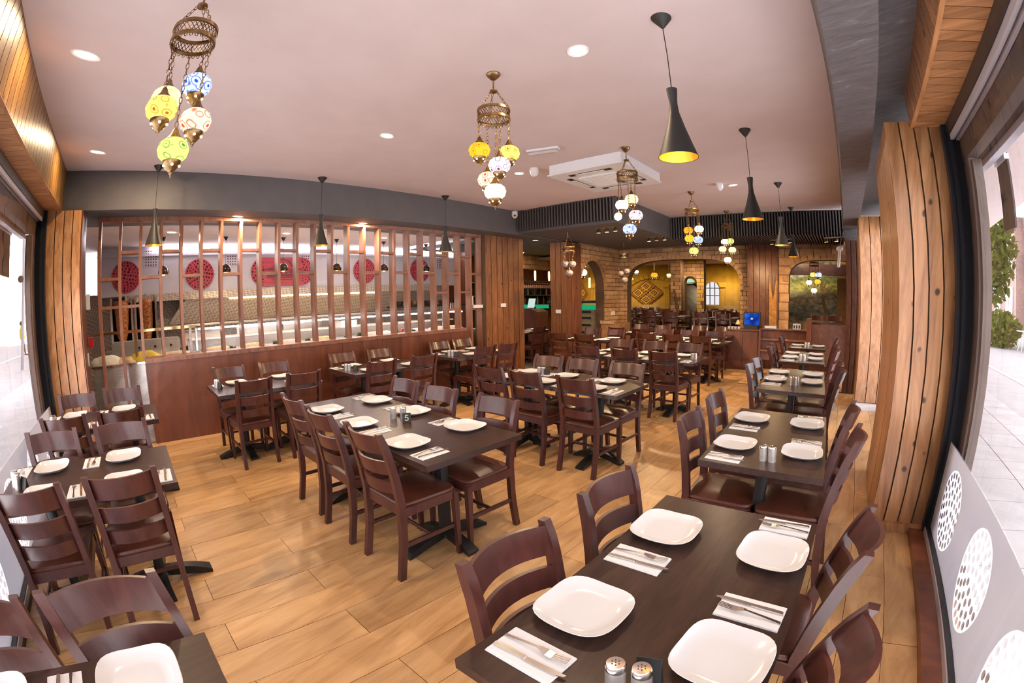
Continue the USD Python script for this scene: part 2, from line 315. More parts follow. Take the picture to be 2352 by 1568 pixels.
G = {'cream': mosaic('mosaic_cream', (1, 0.84, 0.42), (1.0, 0.58, 0.14), 1.5), 'amber': mosaic('mosaic_amber', (1, 0.50, 0.03), (0.80, 0.20, 0.01), 1.3),
     'yellow': mosaic('mosaic_yellow', (1, 0.72, 0.16), (0.45, 0.16, 0.01), 1.3), 'blue': mosaic('mosaic_blue', (0.62, 0.72, 1.0), (0.03, 0.08, 0.62), 1.2, amount=0.55), 'green': mosaic('mosaic_green', (0.80, 0.84, 0.22), (0.10, 0.30, 0.04), 1.2),
     'multi': mosaic('mosaic_multicolour', (1, 0.80, 0.55), (0.60, 0.10, 0.05), 1.3, amount=0.55), 'violet': mosaic('mosaic_violet', (1.0, 0.86, 0.78), (0.20, 0.05, 0.25), 1.3, amount=0.55), 'white': mosaic('mosaic_white', (1, 0.92, 0.66), (1.0, 0.72, 0.30), 1.9),
     'orange': mosaic('mosaic_orange', (1, 0.36, 0.02), (0.60, 0.06, 0.005), 1.3)}
M['unlit'] = mat('unlit_mosaic', {'t': ('texture_coordinate', {}), 'v': ('voronoi_texture', {'scale': 24.0}), 'r': ('rgb_ramp', {'ramp': [(0.1, (0.10, 0.06, 0.06)), (0.5, (0.36, 0.30, 0.30))]}), 'p': ('principled_bsdf', {'roughness': 0.2})}, [('t.object', 'v.vector'), ('v.distance', 'r.fac'), ('r.color', 'p.base_color')])

ORD = 'first second third fourth fifth sixth seventh eighth ninth tenth eleventh twelfth thirteenth fourteenth fifteenth sixteenth seventeenth eighteenth nineteenth twentieth twenty-first twenty-second twenty-third twenty-fourth'.split()
# ------------------------------------------------------------------ the room shell
def struct(name, mesh, m, parent=None, warp=bend, smooth=30):
    return obj(name, mesh, m, parent, smooth, warp, kind=None if parent else 'structure')
def group_struct(name): return thing(name, kind='structure')

# floor: planks laid along the depth of the room, each a piece
fl = group_struct('floor')
obj('screed', gbox((-13.5, -1.3, -0.06), (1.2, 11.0, -0.010), (40, 34, 1)), M['grout'], fl, False, flat)
PW, PL = 0.2457, 1.26
for j in range(-17, 12):
    x0 = -1.9 + PW * j + 0.0015; x1 = x0 + PW - 0.003
    start = (0.75 if j % 2 == 0 else 0.11) - 2 * PL
    for k in range(9 if j > -15 else 7):
        y0 = max(start + PL * k + 0.0015, -1.25); y1 = start + PL * (k + 1) - 0.0015
        if y1 < -1.2 or y0 > 8.2: continue
        dz = rng.uniform(-0.0006, 0.0006)
        obj('plank', gbox((x0, y0, -0.012), (x1, y1, dz), (1, 4, 1)), M['floor'], fl, False, flat)
obj('rear_floor', gbox((-6.1, 8.4, -0.011), (1.1, 11.2, -0.001), (16, 8, 1)), M['floor'], fl, False, flat, kind=None)
obj('kitchen_floor', gbox((-11.5, -1.2, -0.01), (-6.12, 6.2, 0.0), (12, 16, 1)), M['brushed'], fl, False, flat)
for i in range(8):
    for j in range(6):
        x, y = -8.5 + 0.3 * i, 6.9 + 0.3 * j
        obj('patterned_tile', gbox((x + .003, y + .003, -0.01), (x + .297, y + .297, 0.001)), None, fl, False, flat)
M['tile'] = mat('patterned_cement_tile', {'t': ('texture_coordinate', {}), 'v': ('magic_texture', {'depth': 2, 'scale': 9.0, 'distortion': 2.0}), 'bw': ('rgb_to_bw', {}), 'r': ('rgb_ramp', {'ramp': [(0.38, (0.05, 0.045, 0.05)), (0.46, (0.46, 0.42, 0.38))]}), 'p': ('principled_bsdf', {'roughness': 0.35})},
    [('t.object', 'v.vector'), ('v.color', 'bw.color'), ('bw.val', 'r.fac'), ('r.color', 'p.base_color')])
for q in fl.GetChildren():
    if q.GetName().startswith('patterned_tile'): UsdShade.MaterialBindingAPI.Apply(q).Bind(M['tile'])

# ceiling and the storey above
ce = group_struct('ceiling')
obj('panel', segbox((-5.66, -0.95, HT), (0.08, 6.47, HT + 0.1), 0.3), M['ceiling'], ce, False, bend)
obj('panel', segbox((-3.5, 6.47, HT), (0.08, 8.87, HT + 0.1), 0.3), M['ceiling'], ce, False, bend)
obj('upper_slab', gbox((-17, -3.0, HP + 0.42), (1.7, 27, HP + 0.6)), M['ceiling'], ce, False)
# grey boxed beam over the lattice, grey plaster beam by the right windows
struct('trim_1', segbox((-6.75, -0.95, 2.79), (-5.66, 8.0, 3.3), 0.3), M['beam'])
tr2 = group_struct('trim_2')
obj('beam_box', segbox((0.08, -0.2, 2.8), (0.355, 8.3, 3.3), 0.25), M['plaster'], tr2, False, bend)
obj('recess_top', segbox((0.355, 0.2, 3.02), (1.0, 8.3, 3.2), 0.25), M['plaster'], tr2, False, bend)
obj('beam_end', segbox((0.10, 8.3, 2.6), (0.40, 8.6, 3.1), 0.25), M['plaster'], tr2, False, bend)

def boards(parent, axis, off, u0, u1, z0, z1, n, m, proud=0.016, gap=0.012, depth=0.02, seg=0.3, name='board', warp=bend, sign=-1):
    """n upright boards side by side on the plane axis=off, facing sign."""
    for k in range(n):
        a = u0 + (u1 - u0) * k / n + gap / 2; b = u0 + (u1 - u0) * (k + 1) / n - gap / 2
        p = off + sign * (proud + rng.uniform(-.0015, .0015))
        lo, hi = ((a, off, z0), (b, p, z1)) if axis == 'y' else ((off, a, z0), (p, b, z1))
        obj(name, segbox(lo, hi, seg), m, parent, False, warp)
def core(parent, lo, hi, m=None, name='core'): obj(name, segbox(lo, hi, 0.3), m or M['mortar'], parent, False, bend)

# left window wall: golden fascia, soffit, frame
t3 = group_struct('trim_3')
core(t3, (-6.3, -1.25, 2.80), (-0.3, -0.965, 3.3), M['slatback'], 'backing')
n = 50
for k in range(n):
    a = -6.2 + 5.6 * k / n
    obj('fascia_board', segbox((a + .004, -0.965, 2.79), (a + 0.108, -0.945, 3.26), 0.16), M['fascia'], t3, False, bend)
    obj('soffit_board', segbox((a + .003, -1.18, 2.785), (a + 0.109, -0.965, 2.80), 0.16), M['pine_y'], t3, False, bend)
obj('edge_strip', segbox((-6.2, -0.968, 2.782), (-0.6, -0.944, 2.79), 0.2), M['pine_x'], t3, False, bend)
# right window wall
t4 = group_struct('trim_4')
core(t4, (0.655, 0.6, 2.80), (0.92, 3.3, 3.1), M['slatback'], 'backing')
for k in range(26):
    a = 0.7 + 2.6 * k / 26
    obj('fascia_board', segbox((0.635, a + .003, 2.79), (0.655, a + 0.097, 3.05), 0.16), M['pine'], t4, False, bend)
    obj('soffit_board', segbox((0.655, a + .003, 2.785), (0.90, a + 0.097, 2.80), 0.16), M['pine_x'], t4, False, bend)
obj('edge_strip', segbox((0.632, 0.7, 2.780), (0.660, 3.3, 2.79), 0.2), M['pine_y'], t4, False, bend)

def window(name, axis, off, u0, u1, sign):
    """A shop window: black frame, aluminium strips in its head, clear pane, frosted film along its foot, bronze shutter guides outside."""
    w = group_struct(name)
    P = (lambda a, b, c, d, z0, z1: ((a, c, z0), (b, d, z1))) if axis == 'y' else (lambda a, b, c, d, z0, z1: ((c, a, z0), (d, b, z1)))
    o = lambda d: off + sign * d
    def part(nm, u_a, u_b, d0, d1, z0, z1, m): obj(nm, segbox(*P(u_a, u_b, o(d0), o(d1), z0, z1), 0.2), m, w, False, bend)
    e0, e1 = (u0, u1)
    ins = 0.10
    part('frame_head', e0, e1, 0.0, 0.05, 2.70, 2.80, M['frame'])
    part('head_strip', e0 + ins, e1 - ins, 0.012, 0.04, 2.665, 2.70, M['alu'])
    part('head_strip', e0 + ins, e1 - ins, 0.055, 0.08, 2.66, 2.685, M['alu'])
    part('header_plate', e0, e1, 0.085, 0.17, 2.52, 2.80, M['bronze'])
    part('frame_sill', e0, e1, -0.012, 0.05, 0.0, 0.10, M['frame'])
    part('sill_edge', e0, e1, -0.02, -0.005, 0.05, 0.088, M['alu'])
    end = e0 if axis == 'y' else e1
    s = 1 if axis == 'y' else -1
    part('frame_jamb', min(end, end + s * 0.06), max(end, end + s * 0.06), -0.035, 0.10, 0.0, 2.8, M['frame'])
    part('jamb_bead', min(end + s * .06, end + s * 0.082), max(end + s * .06, end + s * 0.082), 0.0, 0.10, 0.1, 2.7, M['frame'])
    part('shutter_guide', min(end + s * .01, end + s * 0.17), max(end + s * .01, end + s * 0.17), 0.09, 0.16, -0.05, 2.72, M['bronze'])
    part('guide_bead', min(end + s * .17, end + s * 0.185), max(end + s * .17, end + s * 0.185), 0.10, 0.15, -0.05, 2.6, M['alu'])
    part('guide_post', min(end + s * .185, end + s * 0.24), max(end + s * .185, end + s * 0.24), 0.11, 0.18, -0.05, 2.5, M['bronze'])
    part('pane', e0 + 0.06, e1, 0.028, 0.036, 0.1, 2.7, M['glass'])
    return w, P, o
w1, P1, o1 = window('window_1', 'y', -1.16, -5.6, -1.3, -1)
w2, P2, o2 = window('window_2', 'x', 0.895, 0.9, 3.3, 1)
# frosted film with round fretwork on both windows
def film(w, axis, off, u0, u1, z1, centres, r, sign):
    shape = sbox(u0, 0.10, u1, z1)
    holes = unary_union([Point(c, 0.385).buffer(r, 24) for c in centres])
    def put(nm, poly, m, d):
        pieces = [poly.intersection(sbox(a, 0, a + 0.15, 3)) for a in np.arange(u0, u1, 0.15)]
        mb = MB()
        for q in pieces:
            if not q.is_empty and q.area > 1e-6: mb.add(xz_to(prism(q, 0, 0.001), axis, off + d * sign * (-1 if axis == 'y' else 1) * (-1 if axis == 'y' else 1)))
        obj(nm, mb, m, w, False, bend)
    put('film', shape.difference(holes), M['film'], 0.022)
    rr = random.Random(3)
    for c in centres:
        cut = []
        for ring, cnt in ((0.86, 22), (0.66, 15), (0.44, 10), (0.22, 5)):
            for k in range(cnt):
                a = 2 * PI * (k + 0.5 * (cnt % 2)) / cnt
                p = Point(c + r * ring * math.cos(a), 0.385 + r * ring * math.sin(a))
                e = p.buffer(r * 0.085, 3)
                cut.append(e)
        d = Point(c, 0.385).buffer(r - 0.002, 24).difference(unary_union(cut))
        m_ = prism(d, 0, 0.001)
        obj('fretwork_disc', xz_to(m_, axis, off + 0.022 * sign), M['film2'], w, False, bend)
M['film2'] = mat('white_fretwork_film', {'a': ('transparent_bsdf', {'color': (0.95, 0.95, 0.97)}), 'd': ('diffuse_bsdf', {'color': (0.82, 0.80, 0.82)}), 'tl': ('translucent_bsdf', {'color': (0.85, 0.83, 0.85)}), 'y': ('mix_closure', {'fac': 0.6}), 'x': ('mix_closure', {'fac': 0.85})},
    [('d.BSDF', 'y.closure1'), ('tl.BSDF', 'y.closure2'), ('a.BSDF', 'x.closure1'), ('y.closure', 'x.closure2')], 'x.closure')
film(w2, 'x', 0.895, 0.95, 3.24, 0.72, (2.86, 2.06, 1.26), 0.25, 1)
film(w1, 'y', -1.16, -5.5, -1.4, 0.72, (-5.1, -4.2, -3.3, -2.4), 0.25, -1)
obj('low_plinth', segbox((0.76, 0.9, 0.0), (0.875, 3.28, 0.05), 0.2), M['veneer'], w2, False, bend)
# third window, between the two wood-clad piers
w3 = group_struct('window_3')
obj('pane', segbox((0.90, 4.6, 0.1), (0.908, 7.2, 2.7), 0.3), M['glass'], w3, False, bend)
obj('frame_sill', segbox((0.86, 4.6, 0.0), (0.94, 7.2, 0.1), 0.3), M['frame'], w3, False, bend)
obj('frame_head', segbox((0.86, 4.6, 2.7), (0.94, 7.2, 3.05), 0.3), M['frame'], w3, False, bend)

# the rest of the shop behind the camera
wbh = group_struct('wall_behind')
bm = plain('taupe_wall', (0.36, 0.30, 0.27), 0.7)
pts_ = [(0.50, 1.78), (0.95, 1.55), (1.05, -1.0), (-2.35, -1.0), (-2.55, -0.45)]
for a, b in zip(pts_[:-1], pts_[1:]):
    a, b = np.array(a), np.array(b); L = np.linalg.norm(b - a); ang = math.atan2(b[1] - a[1], b[0] - a[0])
    if L < 1.0: obj('section', move(gbox((0, -0.08, -0.1), (L, 0.0, 3.55)), (a[0], a[1], 0), ang), bm, wbh, False); continue
    obj('low_wall', move(gbox((0, -0.08, -0.1), (L, 0.0, 0.72)), (a[0], a[1], 0), ang), bm, wbh, False)
    obj('header', move(gbox((0, -0.08, 2.55), (L, 0.0, 3.55)), (a[0], a[1], 0), ang), bm, wbh, False)
    obj('pane', move(gbox((0, -0.045, 0.72), (L, -0.035, 2.55)), (a[0], a[1], 0), ang), M['glass'], wbh, False)
    for k in range(3): obj('mullion', move(gbox((L * k / 2 - 0.04, -0.08, 0.72), (L * k / 2 + 0.04, 0.0, 2.55)), (a[0], a[1], 0), ang), M['frame'], wbh, False)

# wood-clad pillars
def pillar(label, lo, hi, faces):
    t = thing('wood_pillar', label, 'pillar')
    obj('core', segbox(lo, hi, 0.3), M['mortar'], t, False, bend)
    for axis, off, u0, u1, n, sign, m in faces:
        boards(t, axis, off, u0, u1, lo[2] + 0.01, hi[2] - 0.004, n, m, sign=sign)
    return t
pillar('knotty pine clad pier beside the black window frame at the right', (0.45, 3.32, 0), (0.885, 4.55, 2.83),
       [('y', 3.32, 0.43, 0.89, 4, -1, M['pine']), ('x', 0.45, 3.31, 4.55, 3, -1, M['pine'])])
obj('plinth', segbox((0.40, 3.27, 0), (0.89, 3.31, 0.07), 0.3), M['pine'], stage.GetPrimAtPath('/World/wood_pillar'), False, bend)
t = pillar('narrow pale pine clad pier beyond the big right pier', (0.34, 7.22, 0.09), (0.84, 8.0, 2.83), [('y', 7.22, 0.32, 0.85, 3, -1, M['pine']), ('x', 0.34, 7.2, 8.0, 2, -1, M['pine'])])
obj('sill_block', segbox((0.33, 7.1, 0.0), (0.70, 7.9, 0.09), 0.3), M['white'], t, False, bend)
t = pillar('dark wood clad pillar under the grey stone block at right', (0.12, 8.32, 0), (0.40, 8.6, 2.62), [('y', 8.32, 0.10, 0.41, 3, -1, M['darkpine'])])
t = pillar('pine clad pier in the left corner between window and wooden screen', (-6.12, -1.13, 0), (-5.62, -0.69, 2.79), [('x', -5.62, -1.135, -0.685, 4, 1, M['pine'])])
obj('side_panel', segbox((-6.12, -0.69, 0), (-5.61, -0.672, 2.79), 0.3), M['veneer'], t, False, bend)
obj('switch', segbox((-6.0, -0.672, 1.05), (-5.93, -0.664, 1.2), 0.3), M['white'], t, False, bend)
t = pillar('knotty pine clad pillar at the far end of the wooden screen', (-6.3, 5.95, 0), (-6.02, 7.05, 2.79), [('x', -6.02, 5.95, 7.06, 7, 1, M['pine_red'])])
obj('wall_socket', segbox((-6.003, 6.35, 1.40), (-5.992, 6.50, 1.47), 0.3), M['white'], t, False, bend)
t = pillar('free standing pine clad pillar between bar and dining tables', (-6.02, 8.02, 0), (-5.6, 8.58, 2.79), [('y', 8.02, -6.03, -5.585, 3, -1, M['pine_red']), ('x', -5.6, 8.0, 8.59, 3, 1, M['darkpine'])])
obj('wall_socket', segbox((-5.88, 7.985, 1.22), (-5.74, 7.998, 1.30), 0.3), M['white'], t, False, bend)
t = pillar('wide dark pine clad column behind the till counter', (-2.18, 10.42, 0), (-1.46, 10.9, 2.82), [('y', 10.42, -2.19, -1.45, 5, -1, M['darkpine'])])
obj('carved_panel', xz_to(prism(Polygon([(-1.66, 0.9), (-1.48, 0.9), (-1.48, 2.1), (-1.57, 1.5), (-1.66, 2.1)]), 0, 0.02), 'y', 10.39), M['relief'], t, False, bend)

# slatted bulkheads
def slatted(label, y, x0, x1, z0, z1, depth_to, soffit=True, n=40):
    t = thing('slatted_bulkhead', label, 'slatted ceiling')
    obj('backing', segbox((x0, y + 0.05, z0), (x1, y + 0.12, z1), 0.3), M['slatback'], t, False, bend)
    for k in range(n):
        a = x0 + (x1 - x0) * (k + 0.2) / n; b = x0 + (x1 - x0) * (k + 0.62) / n
        obj('slat', segbox((a, y, z0), (b, y + 0.06, z1), 0.3), M['slat'], t, False, bend)
    if soffit:
        for k in range(n):
            a = x0 + (x1 - x0) * (k + 0.2) / n; b = x0 + (x1 - x0) * (k + 0.62) / n
            obj('soffit_slat', segbox((a, y, z0 - 0.06), (b, depth_to, z0), 0.4), M['slat'], t, False, bend)
    obj('soffit_backing', segbox((x0, y + 0.06, z0 + (0.0 if soffit else -0.05)), (x1, depth_to, z0 + 0.06), 0.4), M['slatback'] if soffit else M['beam'], t, False, bend)
    return t
slatted('grey slatted bulkhead step above the bar end of the room', 6.47, -5.66, -3.5, 2.86, 3.24, 10.9, False, 34)
slatted('grey slatted bulkhead above the till with slats running back', 8.87, -3.5, 0.12, 2.84, 3.24, 10.54, True, 62)
struct('trim_5', segbox((-3.58, 6.5, 2.84), (-3.5, 8.9, 3.26), 0.3), M['beam'])
struct('trim_6', segbox((-13, 6.9, 2.84), (-5.6, 13.6, 2.92), 0.5), M['beam'])

# brick arches at the back
def brick_wall(name, axis, off, u0, u1, z0, z1, hole, ch=0.105, bl=0.31, depth=0.022, sign=-1, back=0.25, mats=None, rough=0.0):
    w = group_struct(name)
    shape = sbox(u0, z0, u1, z1)
    if hole is not None: shape = shape.difference(hole)
    mb = MB()
    for a in np.arange(u0, u1, 0.35):
        q = shape.intersection(sbox(a, z0, min(a + 0.35, u1), z1))
        if not q.is_empty: mb.add(xz_to(prism(q, 0, back), axis, off + (back if axis == 'y' else -back)))
    obj('mortar_bed', mb, M['mortar'], w, False, bend)
    rr = random.Random(len(name) + int(10 * abs(u0)))
    rows = int((z1 - z0) / ch)
    for r in range(rows):
        za = z0 + (z1 - z0) * r / rows + 0.006; zb = z0 + (z1 - z0) * (r + 1) / rows - 0.006
        x = u0 - (bl / 2 if r % 2 else 0)
        while x < u1:
            L = bl * (1 + rough * rr.uniform(-0.4, 0.4))
            q = sbox(max(x + 0.006, u0), za, min(x + L - 0.006, u1), zb).intersection(shape); x += L
            if q.is_empty or q.area < 0.0012: continue
            d = depth * rr.uniform(0.6, 1.1)
            obj('brick', xz_to(prism(q.simplify(0.004), 0, d), axis, off), rr.choice(mats or (M['brick'], M['brick2'], M['brick'], M['brick3'])), w, False, bend)
    return w
def arch_hole(u0, u1, zs, zt, z0=0.0, p=2.0, flatpart=0.0):
    c, h = (u0 + u1) / 2, (u1 - u0) / 2; pts = [(u0, z0)]
    for k in range(25):
        a = PI - PI * k / 24
        x, y = math.cos(a), math.sin(a)
        x = math.copysign(abs(x) ** (2 / p), x); y = abs(y) ** (2 / p)
        pts.append((c + h * x, zs + (zt - zs) * y))
    return Polygon(pts + [(u1, z0)])
def voussoirs(w, axis, off, hole_pts, n, wd, m, depth=0.03):
    line = LineString(hole_pts); L = line.length
    for k in range(n):
        a, b = line.interpolate(L * (k + 0.06) / n), line.interpolate(L * (k + 0.94) / n)
        t = np.array([b.x - a.x, b.y - a.y]); t /= np.linalg.norm(t); nn = np.array([-t[1], t[0]])
        q = Polygon([(a.x, a.y), (b.x, b.y), (b.x + nn[0] * wd, b.y + nn[1] * wd), (a.x + nn[0] * wd, a.y + nn[1] * wd)]).buffer(0)
        if q.area > 1e-4: obj('voussoir', xz_to(prism(q if q.geom_type == 'Polygon' else q.convex_hull, 0, depth), axis, off), m, w, False, bend)
hole1 = arch_hole(8.60, 9.73, 1.75, 2.44)
wb = brick_wall('wall_side', 'x', -5.65, 8.58, 10.56, 0.55, 2.90, hole1, sign=1)
voussoirs(wb, 'x', -5.65, [p for p in list(hole1.exterior.coords)[1:26]], 18, 0.10, M['brick3'])
hole2 = arch_hole(-5.43, -2.40, 1.75, 2.50, p=3.4)
wy = brick_wall('wall_back', 'y', 10.56, -5.65, -2.19, 0.55, 2.90, hole2)
voussoirs(wy, 'y', 10.56, [p for p in list(hole2.exterior.coords)[1:26]], 34, 0.10, M['brick2'])
obj('pier_base', segbox((-5.72, 9.68, 0), (-5.38, 10.62, 0.9), 0.3), M['brick3'], wb, False, bend)
for k in range(7): obj('brick', segbox((-5.74 + 0.055 * k, 9.66, 0.9), (-5.69 + 0.055 * k, 9.70, 0.98), 0.3), M['brick2'], wb, False, bend)
hole3 = arch_hole(-1.22, 0.6, 1.95, 2.44, p=3.0)
wr = brick_wall('wall_right_rear', 'y', 10.56, -1.45, 0.25, 0.3, 2.90, hole3, ch=0.20, bl=0.40, rough=0.6, mats=(M['brick3'], M['brick3'], M['brick']), depth=0.04)
voussoirs(wr, 'y', 10.56, [p for p in list(hole3.exterior.coords)[1:26]], 16, 0.13, M['brick3'], 0.05)
wbar = brick_wall('wall_bar', 'x', -8.6, 8.9, 13.2, 2.42, 2.84, None, sign=1)

# ------------------------------------------------------------------ chairs
def post_y(z):                                  # rake of the back posts
    return np.interp(z, [0, 0.22, 0.45, 0.62, 0.78, 0.91], [-0.240, -0.205, -0.198, -0.222, -0.258, -0.298])
def slat_mesh(z0, z1, bow, w=0.172, th=0.016):
    v, f = gbox((-w, 0, z0), (w, th, z1), (10, 1, 2))
    v[:, 1] += post_y(v[:, 2]) - 0.004 - bow * (1 - (v[:, 0] / w) ** 2)
    return v, f
def chair_parts(root, wood_m, leather_m):
    for s in (-1, 1):
        v, f = gbox((-0.0175, -0.024, 0), (0.0175, 0.024, 0.915), (1, 1, 14))
        taper = np.interp(v[:, 2], [0, 0.45, 0.9], [0.82, 1.0, 0.85])
        v[:, 1] = v[:, 1] * taper + post_y(v[:, 2]); v[:, 0] += s * 0.186
        top = v[:, 2] > 0.90; v[top, 1] = post_y(0.9) + (v[top, 1] - post_y(0.9)) * 0.7 - 0.006
        obj('leg', (v, f), wood_m, root, 30)
        v, f = gbox((-0.019, -0.019, 0), (0.019, 0.019, 0.425), (1, 1, 3))
        k = np.interp(v[:, 2], [0, 0.3, 0.425], [0.68, 0.95, 1.0]); v[:, 0] *= k; v[:, 1] *= k
        v[:, 0] += s * 0.195; v[:, 1] += 0.195
        obj('leg', (v, f), wood_m, root, 30)
        v, f = cbox((-0.009, -0.20, 0.185), (0.009, 0.19, 0.212), 0.003); v[:, 0] += s * (0.19)
        obj('stretcher', (v, f), wood_m, root, 30)
    obj('stretcher', cbox((-0.185, -0.01, 0.188), (0.185, 0.008, 0.21), 0.003), wood_m, root, 30)
    mb = MB()
    mb.add(cbox((-0.195, 0.185, 0.375), (0.195, 0.207, 0.435))); mb.add(cbox((-0.18, -0.205, 0.375), (0.18, -0.185, 0.435)))
    for s in (-1, 1): mb.add(cbox((s * 0.205, -0.20, 0.375), (s * 0.185, 0.20, 0.435)))
    obj('seat_frame', mb, wood_m, root, 30)
    v, f = gbox((-1, -1, 0), (1, 1, 1), (12, 12, 3))
    u, w, z = v[:, 0].copy(), v[:, 1].copy(), v[:, 2].copy()
    rr = (np.abs(u) ** 8 + np.abs(w) ** 8) ** (1 / 8); mx = np.maximum(np.abs(u), np.abs(w)); k = np.where(rr > 0, mx / np.maximum(rr, 1e-6), 1)
    k = np.where(mx > 0.6, k, 1)
    half = 0.207 + 0.006 * w
    edge = 1 - 0.035 * (np.abs(z - 0.5) * 2) ** 3
    v = np.c_[u * k * half * edge, w * k * 0.212 * edge + 0.002, 0.432 + 0.026 * z + 0.022 * np.where(z > 0.4, z, 0) * (1 - np.abs(u) ** 4) * (1 - np.abs(w) ** 4)]
    obj('seat', (v, f), leather_m, root, 60)
    obj('top_rail', slat_mesh(0.778, 0.897, 0.055), wood_m, root, 40)
    obj('back_slat', slat_mesh(0.640, 0.730, 0.052), wood_m, root, 40)
    obj('back_slat', slat_mesh(0.518, 0.594, 0.048), wood_m, root, 40)
chair_proto = None
def chair(x, y, rot, label, group, f=None, zb=0.0):
    """rot turns the chair so that a sitter looks along its local +y."""
    global chair_proto
    f = f or flat
    m = frame(x, y, zb, rot, f, zref=zb + 0.46, ztop=zb + 0.9)
    if chair_proto is None:
        chair_proto = thing('dining_chair', label, 'chair', group, m)
        chair_parts(chair_proto, M['chair'], M['leather'])
        return chair_proto
    return dup(chair_proto, m, label, group)

# ------------------------------------------------------------------ table settings
def plate_mesh():
    prof = [(0.0001, 0.004), (0.075, 0.004), (0.082, 0.0), (0.088, 0.001), (0.118, 0.014), (0.127, 0.0215), (0.1285, 0.0235), (0.1265, 0.0245), (0.116, 0.018), (0.092, 0.0085), (0.072, 0.0075), (0.0001, 0.0075)]
    out = []
    n = 44; t = np.arange(n) * 2 * PI / n + PI / 4; V = []
    for r, z in prof:
        p = 2.0 + 1.5 * min(1, r / 0.1)
        R = 1 / (np.abs(np.cos(t)) ** p + np.abs(np.sin(t)) ** p) ** (1 / p)
        lift = 0.006 * (R - 1) / 0.22 if r > 0.1 else 0
        V.append(np.c_[r * R * np.cos(t) * 0.96, r * R * np.sin(t) * 0.96, np.full(n, z) + lift])
    F = []
    for k in range(len(prof) - 1):
        for i in range(n):
            a, b = k * n + i, k * n + (i + 1) % n; F += [(a, b, b + n), (a, b + n, a + n)]
    return np.vstack(V), np.array(F)
def fork_mesh():
    tines = [sbox(-0.011 + 0.0063 * i, 0.145, -0.011 + 0.0063 * i + 0.0034, 0.19) for i in range(4)]
    body = unary_union([Polygon([(-0.0045, 0), (0.0045, 0), (0.0030, 0.05), (0.0026, 0.10), (0.0112, 0.130), (0.0113, 0.148), (-0.0113, 0.148), (-0.0112, 0.130), (-0.0026, 0.10), (-0.0030, 0.05)]).buffer(0.001)] + tines)
    ms = []
    for a in np.arange(-0.01, 0.2, 0.02):
        q = body.intersection(sbox(-1, a, 1, a + 0.02))
        if not q.is_empty: ms.append(prism(q, 0, 0.0022))
    mb = MB(); [mb.add(m) for m in ms]
    v, f = mb.mesh(); y = v[:, 1]
    v[:, 2] += np.interp(y, [0, 0.05, 0.11, 0.14, 0.19], [0.001, 0.006, 0.011, 0.004, 0.009]); v[:, 1] -= 0.095
    return v, f
def knife_mesh():
    h = Polygon([(-0.005, 0), (0.005, 0), (0.006, 0.03), (0.0045, 0.095), (-0.0045, 0.095), (-0.006, 0.03)]).buffer(0.001)
    b = Polygon([(-0.006, 0.092), (0.008, 0.092), (0.0095, 0.12), (0.009, 0.18), (0.002, 0.207), (-0.006, 0.21)])
    mb = MB(); mb.add(prism(h, 0.001, 0.006)); mb.add(prism(b, 0.0025, 0.004)); v, f = mb.mesh(); v[:, 1] -= 0.105
    return v, f
def napkin_mesh():
    v, f = gbox((-0.058, -0.098, 0), (0.058, 0.098, 0.003), (4, 6, 1)); v2, f2 = gbox((-0.057, -0.097, 0.003), (0.052, 0.097, 0.005), (4, 6, 1))
    mb = MB(); mb.add((v, f)); mb.add((v2, f2)); return mb.mesh()
protos = {}
def small(kind, make, m, cat, x, y, z, rot, label, group, smooth=30, f=None):
    fr = frame(x, y, z, rot, f or flat, zref=z, upright=True, h=0.05)
    if kind not in protos:
        t = thing(kind, label, cat, group, fr); protos[kind] = t
        make(t, m); return t
    return dup(protos[kind], fr, label, group)
def _plate(t, m): obj('body', plate_mesh(), m, t, 50)
def _napkin(t, m): obj('folded_sheet', napkin_mesh(), m, t, 20)
def _fork(t, m): obj('body', fork_mesh(), m, t, 40)
def _knife(t, m):
    v, f = knife_mesh(); obj('body', (v, f), m, t, 40)
def shaker_parts(t, m):
    obj('body', lathe([(0.0001, 0), (0.0245, 0), (0.0245, 0.002), (0.0240, 0.072), (0.0001, 0.072)], 22), M['brushed'], t, 40)
    obj('cap', lathe([(0.0001, 0.072), (0.0246, 0.072), (0.0246, 0.082), (0.0215, 0.0875), (0.0001, 0.0885)], 22), M['steel'], t, 40)
    for k in range(7):
        a = 2 * PI * k / 6; rr_ = 0.0 if k == 6 else 0.009
        obj('hole', cyl((rr_ * math.cos(a), rr_ * math.sin(a)), 0.0016, 0.0875, 0.0890, 8), M['black'], t, 40)
def number_parts(t, m):
    v, f = gbox((-0.03, -0.018, 0), (0.03, 0.018, 0.068)); k = 1 - v[:, 2] / 0.068 * 0.92; v[:, 1] *= k
    obj('stand', (v, f), M['black'], t, False)
